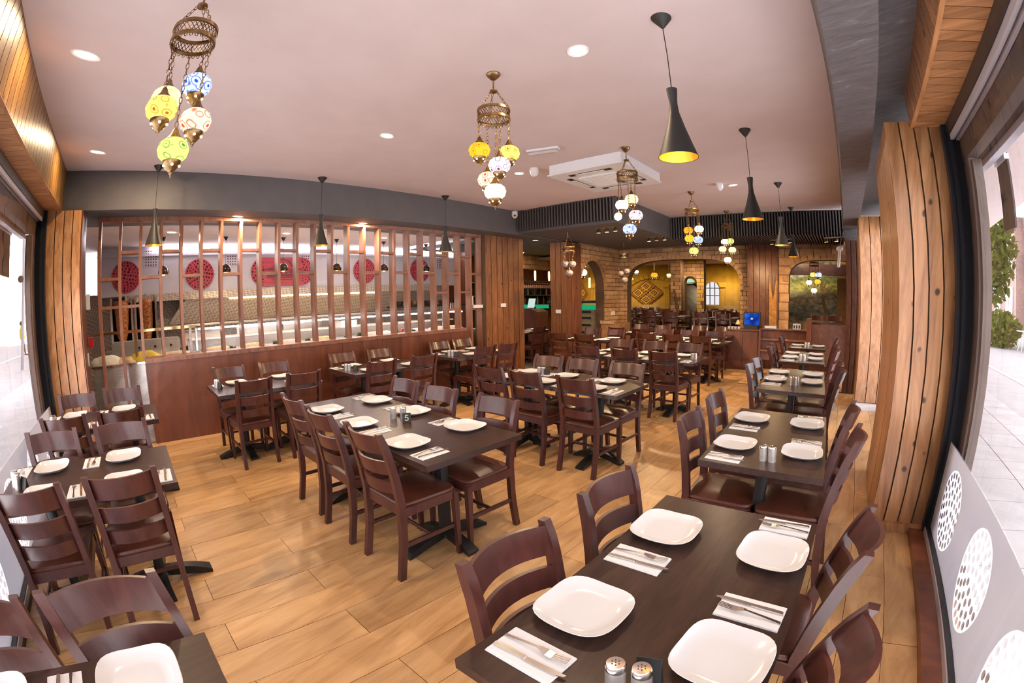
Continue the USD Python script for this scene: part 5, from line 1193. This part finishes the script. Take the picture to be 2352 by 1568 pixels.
# arched window with the street behind
w4 = group_struct('window_4')
obj('pane', segbox((-4.86, 15.68, 1.3), (-4.32, 15.69, 2.10), 0.3), glow('bright_street_window', (0.88, 0.86, 0.90), 1.1), w4, False, bend)
for x in (-4.68, -4.50): obj('bar', segbox((x - 0.012, 15.63, 1.3), (x + 0.012, 15.66, 2.08), 0.3), M['black'], w4, False, bend)
for z in (1.62, 1.88): obj('bar', segbox((-4.86, 15.63, z - 0.012), (-4.32, 15.66, z + 0.012), 0.3), M['black'], w4, False, bend)
# inner brick pier and doorway
ip = brick_wall('wall_hall_pier', 'y', 13.0, -5.16, -4.81, 0.4, 2.72, None, ch=0.115, bl=0.30, mats=(M['brick3'], M['brick']))
dh = arch_hole(-4.93, -4.50, 2.03, 2.22)
dw = brick_wall('wall_door', 'y', 13.6, -4.98, -4.26, 0.4, 2.72, dh, ch=0.115, bl=0.30, mats=(M['brick'], M['yellow'], M['brick2']))
d1 = group_struct('door_1')
obj('leaf', segbox((-5.05, 13.9, 0.4), (-4.45, 13.95, 1.98), 0.3), plain('dark_door', (0.035, 0.026, 0.018), 0.4), d1, False, bend)
obj('top_rail', segbox((-5.05, 13.85, 1.98), (-4.45, 13.95, 2.02), 0.3), M['yellow'], d1, False, bend)
obj('fanlight', xz_to(prism(arch_hole(-5.0, -4.68, 2.05, 2.15, 2.03), 0, 0.01), 'y', 13.9), glow('lit_fanlight', (0.55, 0.95, 0.85), 0.9), d1, False, bend)
# mural room at the right rear
mural = mat('painted_river_mural', {'t': ('texture_coordinate', {}), 'm': ('mapping', {'scale': (1, 1, 1)}), 's': ('separate_xyz', {}), 'n': ('noise_texture', {'scale': 3.2, 'detail': 8.0, 'roughness': 0.7, 'distortion': 0.8}), 'n2': ('noise_texture', {'scale': 9.0, 'detail': 5.0}),
    'a': ('math', {'math_type': 'multiply_add', 'value2': 0.5}), 'mr': ('map_range', {'from_min': 0.95, 'from_max': 2.75, 'to_min': 0.0, 'to_max': 1.0}),
    'r': ('rgb_ramp', {'ramp': [(0.0, (0.40, 0.33, 0.18)), (0.12, (0.10, 0.12, 0.09)), (0.28, (0.26, 0.28, 0.20)), (0.36, (0.45, 0.40, 0.26)), (0.44, (0.12, 0.12, 0.05)), (0.55, (0.36, 0.38, 0.09)), (0.68, (0.14, 0.19, 0.05)), (0.80, (0.65, 0.63, 0.52)), (0.90, (0.22, 0.22, 0.07)), (1.0, (0.28, 0.22, 0.08))]}),
    'r2': ('rgb_ramp', {'ramp': [(0.35, (0.45, 0.45, 0.45)), (0.65, (1.5, 1.45, 1.3))]}), 'x': ('mix', {'mix_type': 'multiply', 'fac': 1.0}), 'p': ('principled_bsdf', {'roughness': 0.6})},
    [('t.object', 's.vector'), ('t.object', 'n.vector'), ('t.object', 'n2.vector'), ('n.fac', 'a.value1'), ('s.z', 'a.value3'), ('a.value', 'mr.value'), ('mr.result', 'r.fac'), ('n2.fac', 'r2.fac'), ('r.color', 'x.color1'), ('r2.color', 'x.color2'), ('x.color', 'p.base_color')])
t = thing('river_mural', 'painted woodland river mural beyond the right rear arch', 'mural')
obj('painting', segbox((-1.6, 12.9, 0.6), (-0.08, 12.95, 2.6), 0.4), mural, t, False, bend)
rockm = noisy('painted_rocks', (0.30, 0.25, 0.14), (0.48, 0.42, 0.27), 8.0, 0.7, 0.3)
rr = random.Random(5)
for k in range(22):
    x = rr.uniform(-0.75, -0.15); z = 0.95 + rr.random() * 0.35 * (x + 0.85); r = rr.uniform(0.04, 0.09)
    obj('painted_rock', (lambda v, f: (v * [1.4, 0.1, 1] + [x, 12.89, z], f))(*ball(r, 1)), rockm, t, 60, bend)
for k in range(8): obj('painted_rock', (lambda v, f: (v * [1.3, 0.1, 1] + [-1.35 + 0.11 * k, 12.89, 0.86 + 0.03 * (k % 3)], f))(*ball(0.06, 1)), rockm, t, 60, bend)
br_ = noisy('painted_trunk', (0.13, 0.08, 0.025), (0.24, 0.16, 0.06), 12.0, 0.7, 0.3)
obj('painted_tree', xz_to(prism(unary_union([LineString([(-0.42, 1.25), (-0.50, 1.55), (-0.52, 1.85), (-0.62, 2.1)]).buffer(0.045), LineString([(-0.50, 1.55), (-0.38, 1.8), (-0.25, 1.9)]).buffer(0.025), LineString([(-0.52, 1.8), (-0.40, 2.05)]).buffer(0.02)]), 0, 0.01), 'y', 12.9), br_, t, False, bend)
mr_ = group_struct('wall_mural_room')
obj('rear', segbox((-2.0, 12.95, 0.0), (0.9, 13.05, 2.85), 0.5), M['yellow'], mr_, False, bend)
obj('right_panel', segbox((-0.09, 12.5, 0.6), (0.5, 12.6, 2.4), 0.4), noisy('brown_ochre_wall', (0.20, 0.10, 0.02), (0.28, 0.15, 0.035), 3.0, 0.6), mr_, False, bend)
obj('beam', segbox((-1.6, 12.0, 2.18), (0.4, 12.2, 2.45), 0.4), M['darkpine'], mr_, False, bend)
obj('right_wall', segbox((0.5, 8.9, 0.0), (0.6, 13.0, 2.85), 0.5), M['darkpine'], mr_, False, bend)
# booth in front of the mural
t = thing('booth_partition', 'dark wooden booth partition in front of the mural', 'partition')
obj('panel', segbox((-0.62, 9.45, 0.0), (0.15, 9.52, 1.08), 0.4), M['darkpine'], t, False, bend)
obj('post', segbox((-0.70, 9.40, 0.0), (-0.60, 9.52, 1.20), 0.4), M['veneer'], t, False, bend)
t = thing('menu_rack', 'low brown wooden rack with three stepped rails', 'rack')
for k, z in enumerate((0.50, 0.72, 0.93)):
    obj('rail', segbox((-1.68, 9.42 + 0.1 * k, z), (-0.70, 9.50 + 0.1 * k, z + 0.03), 0.4), M['lattice'], t, False, bend)
    obj('board', segbox((-1.68, 9.47 + 0.1 * k, z - 0.18), (-0.70, 9.50 + 0.1 * k, z), 0.4), M['veneer'], t, False, bend)
obj('end', segbox((-1.72, 9.42, 0.0), (-1.68, 9.75, 0.95), 0.4), M['veneer'], t, False, bend)
for x, w, h, lab, nm in ((-1.50, 0.26, 0.05, 'pale card holder on the left of the wooden rack', 'card_holder'), (-0.93, 0.17, 0.12, 'small printed notice standing on the wooden rack', 'notice')):
    t = thing(nm, lab, 'notice'); obj('card', segbox((x - w / 2, 9.60, 0.96), (x + w / 2, 9.62, 0.96 + h), 0.4), M['napkin'], t, False, bend)
    if nm == 'notice':
        for i in range(3): obj('mark', segbox((x - 0.055 + 0.055 * i - 0.012, 9.596, 0.985), (x - 0.055 + 0.055 * i + 0.012, 9.60, 1.05), 0.4), M['black'], t, False, bend)
table('t', -0.45, 0.2, 10.0, 10.7, [(-0.1, 10.35)], 'dark table behind the booth partition before the mural', 0.3, bend)
for x, w in ((-0.55, 'left'), (-0.12, 'right')): chair(x, 11.1, PI, 'dark chair behind the booth partition before the mural, %s' % w, 'dark ladder-back dining chairs', bend, 0.3)
# till counter
t = thing('till_counter', 'brown veneer till counter with two drawers fronts', 'counter')
obj('body', segbox((-2.56, 9.95, 0.0), (-1.83, 10.38, 0.86), 0.3), M['veneer'], t, False, bend)
obj('top', segbox((-2.58, 9.92, 0.86), (-1.81, 10.40, 0.89), 0.3), M['veneer'], t, False, bend)
for i in range(2):
    d = obj('door', segbox((-2.54 + 0.355 * i, 9.935, 0.06), (-2.20 + 0.355 * i, 9.952, 0.84), 0.3), M['veneer'], t, False, bend)
    obj('knob', (lambda v, f: (v + [-2.24 + 0.10 * i, 9.93, 0.70], f))(*ball(0.012, 1)), M['brass'], d, 40, bend)
t = thing('till_monitor', 'black till monitor with a glowing blue screen', 'monitor')
v, f = cbox((-0.20, -0.02, 0.0), (0.20, 0.02, 0.31), 0.01); v[:, 1] += v[:, 2] * 0.25
obj('case', move((v, f), (-2.02, 10.10, 0.96)), M['black'], t, False, bend)
v, f = gbox((-0.175, -0.0235, 0.03), (0.175, -0.021, 0.28), (2, 1, 2)); v[:, 1] += v[:, 2] * 0.25
obj('screen', move((v, f), (-2.02, 10.10, 0.96)), M['screen'], t, False, bend)
v, f = ball(0.03, 1); obj('screen_emblem', move((v * [1, 0.05, 1] + [0, -0.026 + 0.155 * .25, 0.155], f), (-2.02, 10.10, 0.96)), glow('screen_emblem', (0.8, 0.9, 0.95), 0.8), t, 60, bend)
obj('base', segbox((-2.18, 10.0, 0.89), (-1.86, 10.25, 0.97), 0.3), M['black'], t, False, bend)
for k in range(4):
    t = thing('cup', 'small white cup left of the till monitor, %s' % ('leftmost', 'second from left', 'third from left', 'nearest the monitor')[k], 'cup', 'white cups by the till'); obj('body', (lambda v, f: (v + [-2.52 + 0.075 * k, 9.98 + 0.02 * (k % 2), 0.89], f))(*lathe([(0.0001, 0), (0.022, 0), (0.034, 0.05), (0.031, 0.05), (0.02, 0.006), (0.0001, 0.006)], 14)), M['plate'], t, 40, bend)
t = thing('desk_lamp', 'small cream lamp beside the till monitor', 'lamp'); obj('shade', (lambda v, f: (v + [-2.36, 10.2, 0.98], f))(*lathe([(0.0001, 0.10), (0.03, 0.09), (0.07, 0.0), (0.0001, 0.0)], 14)), M['lettering'], t, 40, bend); obj('foot', (lambda v, f: (v + [-2.36, 10.2, 0.89], f))(*cyl((0, 0), 0.015, 0, 0.09, 8)), M['black'], t, 40, bend)
t = thing('wall_lantern', 'small frosted glass lantern hanging near the right pillar', 'lantern', None, mtx(bend([[0.0, 8.7, 2.5]])[0], (1, 0, 0), (0, 1, 0), (0, 0, 1)))
obj('ball', ball(0.05, 2, (0, 0, 0)), M['white'], t, 60); obj('drop', lathe([(0.0001, -0.34), (0.022, -0.32), (0.02, -0.04), (0.0001, -0.02)], 10), M['white'], t, 40)
obj('bracket', tube([(0, 0, 0.04), (0.03, 0.02, 0.34)], 0.008, 6), M['iron'], t)
for x, y, w in ((-5.60, 9.55, 'left'), ): pass
t = thing('wall_socket', 'white wall socket on the brick corner pier', 'socket'); obj('plate', segbox((-5.645, 10.05, 1.10), (-5.60, 10.2, 1.2), 0.3), M['white'], t, False, bend)

# far furniture: tables with two chairs a side, small in the picture
def far_set(x, y, z, rot, phrase, n=2, sets=True):
    L = 1.25 if n == 2 else 1.8
    horiz = rot == 0
    x0, x1, y0, y1 = (x - L / 2, x + L / 2, y - 0.35, y + 0.35) if horiz else (x - 0.35, x + 0.35, y - L / 2, y + L / 2)
    table('t', x0, x1, y0, y1, [(x, y)], 'dark table ' + phrase, z, bend)
    for s in (-1, 1):
        for k in range(n):
            o = (k - (n - 1) / 2) * 0.58; w = ('front' if s < 0 else 'back') if horiz else ('left' if s < 0 else 'right')
            q = (['left', 'right'] if n == 2 else ['left', 'middle', 'right'])[k] if horiz else (['near', 'far'] if n == 2 else ['near', 'middle', 'far'])[k]
            if horiz: chair(x + o, y + s * 0.36, 0 if s < 0 else PI, 'dark chair, %s side %s, at the table %s' % (w, q, phrase), 'dark ladder-back dining chairs', bend, z)
            else: chair(x + s * 0.36, y + o, -PI / 2 if s < 0 else PI / 2, 'dark chair, %s side %s, at the table %s' % (w, q, phrase), 'dark ladder-back dining chairs', bend, z)
            if sets:
                px, py = (x + o, y + s * 0.2) if horiz else (x + s * 0.2, y + o)
                small('napkin', _napkin, M['napkin'], 'napkin', px, py, z + 0.752, 0 if horiz else PI / 2, 'white napkin, %s side %s, on the table %s' % (w, q, phrase), 'paper napkins', f=bend)
                small('plate', _plate, M['plate'], 'plate', px + 0.16 * (1 if horiz else 0), py + 0.16 * (0 if horiz else 1), z + 0.752, 0, 'white plate, %s side %s, on the table %s' % (w, q, phrase), 'dinner plates', f=bend)
far_set(-4.75, 7.55, 0.0, 0, 'right of the free standing pillar', 2)
far_set(-4.45, 9.35, 0.0, 0, 'before the brick corner pier', 2)
far_set(-7.0, 8.3, 0.0, 1, 'between the two pine pillars', 2)
far_set(-3.0, 9.55, 0.0, 0, 'left of the till counter', 2, False)
k = 0
for x, y, ph in ((-6.9, 14.3, 'under the big diamond relief'), (-8.6, 14.3, 'in the rear hall corner, far left'), (-4.1, 14.4, 'under the arched window'), (-5.9, 12.9, 'in the rear hall middle, left'), (-3.6, 12.6, 'in the rear hall middle, right'), (-4.7, 11.6, 'just inside the wide brick arch, left'), (-3.2, 11.5, 'just inside the wide brick arch, right'), (-7.4, 12.3, 'behind the brick corner pier')):
    far_set(x, y, HF, 0, ph, 2)

# ------------------------------------------------------------------ the street outside
st = lambda: group_struct('x')
g = group_struct('ground_street')
asph = noisy('pale_asphalt', (0.42, 0.41, 0.42), (0.50, 0.49, 0.50), 3.0, 0.8, 0.1)
pave = noisy('pavement_slab', (0.50, 0.49, 0.50), (0.60, 0.59, 0.60), 2.0, 0.8, 0.1)
obj('road', segbox((3.6, 0.4, -0.30), (12.0, 46, -0.14), 1.2), asph, g, False, street)
obj('road', segbox((-46, -14.0, -0.30), (0.0, -4.0, -0.14), 1.2), asph, g, False, street)
for i in range(4):
    for j in range(26): obj('paving_slab', segbox((1.05 + 0.62 * i + .006, 0.6 + 0.6 * j + .006, -0.16), (1.05 + 0.62 * i + 0.614, 0.6 + 0.6 * j + 0.594, -0.05), 0.7), pave, g, False, street)
obj('far_pavement', segbox((12.0, 4, -0.3), (14.5, 46, -0.02), 1.2), pave, g, False, street)
obj('near_pavement', segbox((-30, -4.0, -0.3), (-0.6, -1.3, -0.05), 1.0), pave, g, False, street)
obj('far_pavement', segbox((-46, -17, -0.3), (0.0, -14.0, -0.02), 1.2), pave, g, False, street)
obj('road_line', segbox((5.2, 3, -0.14), (5.35, 40, -0.125), 0.8), plain('white_road_paint', (0.8, 0.8, 0.8), 0.7), g, False, street)
obj('road_line', segbox((-40, -8.2, -0.14), (-4, -8.0, -0.125), 0.8), plain('white_road_paint_b', (0.8, 0.8, 0.8), 0.7), g, False, street)
def facade(name, label, axis, off, u0, u1, z0, z1, m, wm, fm, rows, cols, ww, wh, first, depth=3.0, sgn=1, extra=None):
    t = thing(name, label, 'building')
    lo, hi = ((u0, off, z0), (u1, off + sgn * depth, z1)) if axis == 'y' else ((off, u0, z0), (off + sgn * depth, u1, z1))
    obj('wall', segbox(lo, hi, 1.2), m, t, False, street)
    for r in range(rows):
        for c in range(cols):
            uc = u0 + (u1 - u0) * (c + 0.5) / cols; zc_ = first + r * (z1 - first) / rows
            def bx(a, b, za, zb_, d0, d1): return segbox((a, off + sgn * d0, za), (b, off + sgn * d1, zb_), 0.8) if axis == 'y' else segbox((off + sgn * d0, a, za), (off + sgn * d1, b, zb_), 0.8)
            w = obj('window', bx(uc - ww / 2, uc + ww / 2, zc_, zc_ + wh, -0.08, 0.05), fm, t, False, street)
            for k in range(2): obj('pane', bx(uc - ww / 2 + 0.06 + k * ww / 2, uc + k * ww / 2 - 0.06, zc_ + 0.08, zc_ + wh - 0.08, -0.10, -0.07), wm, w, False, street)
    return t
cream = noisy('cream_render', (0.62, 0.60, 0.60), (0.70, 0.68, 0.68), 1.0, 0.8)
pinkb = noisy('pale_pink_brick', (0.42, 0.27, 0.24), (0.52, 0.36, 0.32), 6.0, 0.8)
gl = plain('grey_window_glass', (0.36, 0.38, 0.42), 0.15)
wf = plain('white_window_frame', (0.75, 0.74, 0.74), 0.5)
facade('office_building', 'tall white office block across the street at right', 'x', 14.5, 14, 44, -0.1, 19.0, cream, gl, wf, 5, 9, 2.4, 1.6, 3.6)
t = facade('brick_building', 'pale brick corner building beyond the tree at right', 'x', 13.6, 33, 44, -0.1, 7.5, pinkb, gl, wf, 2, 4, 1.6, 1.8, 1.2, 1.0)
t = facade('terrace_building', 'pink brick terrace with arched white windows across the left street', 'y', -17.0, -44, -6, -0.1, 11.5, pinkb, wf, wf, 2, 12, 1.5, 2.4, 4.0, 3.0, -1)
obj('cornice', segbox((-44, -16.9, 10.6), (-6, -16.6, 11.2), 1.2), wf, t, False, street)
for k in range(12): obj('window_arch', (lambda v, f: (v + [-44 + 38 * (k + 0.5) / 12, 0, 0], f))(*xz_to(prism(arch_hole(-0.8, 0.8, 6.4, 7.2, 6.2), 0, 0.1), 'y', -17.0 + 0.12)), wf, t, False, street)
sh_t = plain('teal_fascia', (0.05, 0.45, 0.40), 0.5); sh_r = plain('red_shopfront', (0.55, 0.06, 0.05), 0.5)
for x0, x1, m, lab in ((-44, -32, sh_r, 'red shopfront below the pink terrace, far'), (-31.5, -25.0, sh_t, 'teal fascia shop below the pink terrace'), (-24.5, -12, sh_r, 'red shopfront below the pink terrace, near')):
    t = thing('shopfront', lab, 'shopfront')
    obj('fascia', segbox((x0, -16.6, 2.5), (x1, -16.4, 3.5), 1.2), m, t, False, street)
    obj('glazing', segbox((x0, -16.7, 0.2), (x1, -16.65, 2.5), 1.2), gl, t, False, street)
    for q in (x0, (x0 + x1) / 2, x1): obj('pier', segbox((q - 0.2, -16.7, 0.0), (q + 0.2, -16.4, 2.6), 1.2), sh_r, t, False, street)
# people, far off across the left street
skin = plain('skin_tone', (0.48, 0.30, 0.22), 0.6); hair = plain('dark_hair', (0.03, 0.02, 0.015), 0.7)
def person(x, y, label, coat, trousers, stride=0.18, turn=0.0, bag=None):
    import manifold3d as mf
    t = thing('person', label, 'person')
    J = dict(hip=(0, 0, 0.92), chest=(0, 0, 1.28), neck=(0, 0, 1.47), hl=(0.09, 0, 0.9), hr=(-0.09, 0, 0.9), kl=(0.10, stride * 0.6, 0.48), kr=(-0.10, -stride * 0.3, 0.48), al=(0.10, stride, 0.07), ar=(-0.10, -stride, 0.09), tl=(0.10, stride + 0.14, 0.03), tr=(-0.10, -stride + 0.13, 0.04),
             sl=(0.19, 0, 1.40), sr=(-0.19, 0, 1.40), el=(0.24, -0.06, 1.12), er=(-0.24, 0.06, 1.12), wl=(0.22, 0.10, 0.90), wr=(-0.23, 0.12, 0.92))
    def hullm(bones):
        out = None
        for a, b, ra, rb in bones:
            A = mf.Manifold.sphere(ra, 14).translate(J[a]); B = mf.Manifold.sphere(rb, 14).translate(J[b]); h = mf.Manifold.batch_hull([A, B]); out = h if out is None else out + h
        m = out.to_mesh(); return move((np.array(m.vert_properties[:, :3]), np.array(m.tri_verts)), (x, y, 0.0), turn)
    body = hullm([('hl', 'kl', .085, .06), ('kl', 'al', .055, .04), ('hr', 'kr', .085, .06), ('kr', 'ar', .055, .04), ('al', 'tl', .04, .03), ('ar', 'tr', .04, .03), ('hl', 'hr', .09, .09), ('hip', 'chest', .12, .14), ('chest', 'neck', .12, .055), ('sl', 'el', .05, .04), ('el', 'wl', .04, .03), ('sr', 'er', .05, .04), ('er', 'wr', .04, .03)])
    obj('body', body, trousers, t, 60, street)
    obj('coat', hullm([('hip', 'chest', .155, .165), ('chest', 'neck', .15, .075), ('sl', 'el', .065, .055), ('el', 'wl', .055, .045), ('sr', 'er', .065, .055), ('er', 'wr', .055, .045), ('sl', 'sr', .07, .07)]), coat, t, 60, street)
    obj('head', move(ball(0.105, 2, (0, 0.01, 1.63), (0.85, 0.95, 1.2)), (x, y, 0), turn), skin, t, 60, street)
    obj('hair', move(ball(0.11, 2, (0, -0.02, 1.66), (0.88, 0.95, 1.1)), (x, y, 0), turn), hair, t, 60, street)
person(-26.6, -6.2, 'distant walker in a dark purple coat, left street', plain('purple_coat', (0.13, 0.07, 0.15), 0.8), plain('dark_trousers', (0.04, 0.035, 0.04), 0.8), 0.2, 1.2)
person(-27.5, -7.5 + 0.35, 'distant person in a yellow high visibility jacket, left street', plain('yellow_jacket', (0.70, 0.62, 0.12), 0.7), plain('brown_trousers', (0.10, 0.06, 0.05), 0.8), 0.1, 0.3)
t = thing('street_lamp', 'slim grey street lamp post outside the left window', 'lamp post'); obj('post', (lambda v, f: (v + [-20.0, -5.35, 0], f))(*cyl((0, 0), 0.07, -0.1, 7.5, 10, 0.05)), plain('grey_post', (0.35, 0.34, 0.36), 0.5), t, 40, street)
obj('clock', (lambda v, f: (v * [0.3, 1, 1] + [-19.9, -5.15, 3.3], f))(*ball(0.14, 2)), M['black'], t, 60, street)
# tree and bush at the right
lf = mat('yellow_green_leaf', {'o': ('geometry', {}), 'r': ('rgb_ramp', {'ramp': [(0, (0.16, 0.20, 0.04)), (0.5, (0.34, 0.30, 0.06)), (1, (0.55, 0.40, 0.08))]}), 'd': ('diffuse_bsdf', {}), 'tl': ('translucent_bsdf', {}), 'x': ('mix_closure', {'fac': 0.4})},
    [('o.random_per_island', 'r.fac'), ('r.color', 'd.color'), ('r.color', 'tl.color'), ('d.BSDF', 'x.closure1'), ('tl.BSDF', 'x.closure2')], 'x.closure')
def foliage(n, c, s, seed, size=0.22):
    r = np.random.default_rng(seed); P = r.normal(size=(n, 3)); P /= np.linalg.norm(P, axis=1, keepdims=True); P = P * (r.random((n, 1)) ** 0.4) * s + c
    a, b = r.normal(size=(n, 3)), r.normal(size=(n, 3)); a /= np.linalg.norm(a, axis=1, keepdims=True); b -= (a * b).sum(1, keepdims=True) * a; b /= np.linalg.norm(b, axis=1, keepdims=True)
    sz = size * r.uniform(0.6, 1.2, (n, 1)); V = np.stack([P - a * sz, P + b * sz * 0.5, P + a * sz, P - b * sz * 0.5], 1).reshape(-1, 3)
    i = np.arange(n)[:, None] * 4
    return V, np.vstack([i + [0, 1, 2], i + [0, 2, 3]])
t = thing('street_tree', 'autumn yellow green tree outside the right window', 'tree'); tx, ty = 8.3, 24.0
obj('crown', foliage(2600, np.array([tx, ty, 4.4]), np.array([1.5, 1.9, 2.9]), 3), lf, t, False, street, kind='stuff')
obj('trunk', (lambda v, f: (v + [tx, ty, 0], f))(*cyl((0, 0), 0.16, -0.2, 3.6, 10, 0.08)), plain('tree_bark', (0.12, 0.08, 0.06), 0.9), t, 40, street)
t = thing('hedge_bush', 'low green bush at the foot of the street tree', 'bush'); obj('leaves', foliage(1500, np.array([8.5, 23.0, 0.6]), np.array([1.2, 1.8, 0.9]), 4, 0.16), lf, t, False, street, kind='stuff')
# cafe chairs outside
cf = None
for k, (x, y) in enumerate(((8.9, 20.5), (9.6, 20.2))):
    t = thing('cafe_table', 'white metal cafe table on the far pavement, %s' % ('left', 'right')[k], 'table')
    obj('top', (lambda v, f: (v + [x, y, 0], f))(*cyl((0, 0), 0.35, 0.70, 0.73, 16)), wf, t, 40, street)
    for a in range(3): obj('leg', tube([(x + 0.3 * math.cos(a * 2.1), y + 0.3 * math.sin(a * 2.1), -0.1), (x, y, 0.7)], 0.02, 5), wf, t, 40, street)
# awnings over the shop windows
aw = plain('dark_awning_cloth', (0.035, 0.03, 0.036), 0.8)
def awning(label, axis, u0, u1, off, sgn, z, panels):
    t = thing('shop_awning', label, 'awning')
    def bx(a, b, d0, d1, za, zb_): return segbox((a, off + sgn * d0, za), (b, off + sgn * d1, zb_), 0.2) if axis == 'y' else segbox((off + sgn * d0, a, za), (off + sgn * d1, b, zb_), 0.2)
    obj('cassette', bx(u0, u1, 0.18, 0.34, z - 0.05, z + 0.12), aw, t, False, bend)
    obj('roller_tube', bx(u0, u1, 0.24, 0.30, z - 0.10, z - 0.06), M['alu'], t, False, bend)
    for a, b in panels:
        obj('cloth', bx(a, b, 0.36, 0.375, z - 0.52, z - 0.06), aw, t, False, bend)
        obj('front_bar', bx(a, b, 0.34, 0.38, z - 0.10, z - 0.06), M['alu'], t, False, bend)
awning('dark awning rolled over the right window outside', 'x', 1.0, 3.4, 0.9, 1, 2.6, ((3.02, 3.25), (1.7, 2.55)))
awning('dark awning rolled over the left window outside', 'y', -5.6, -1.4, -1.16, -1, 2.6, ((-5.3, -4.75), (-4.55, -3.6)))
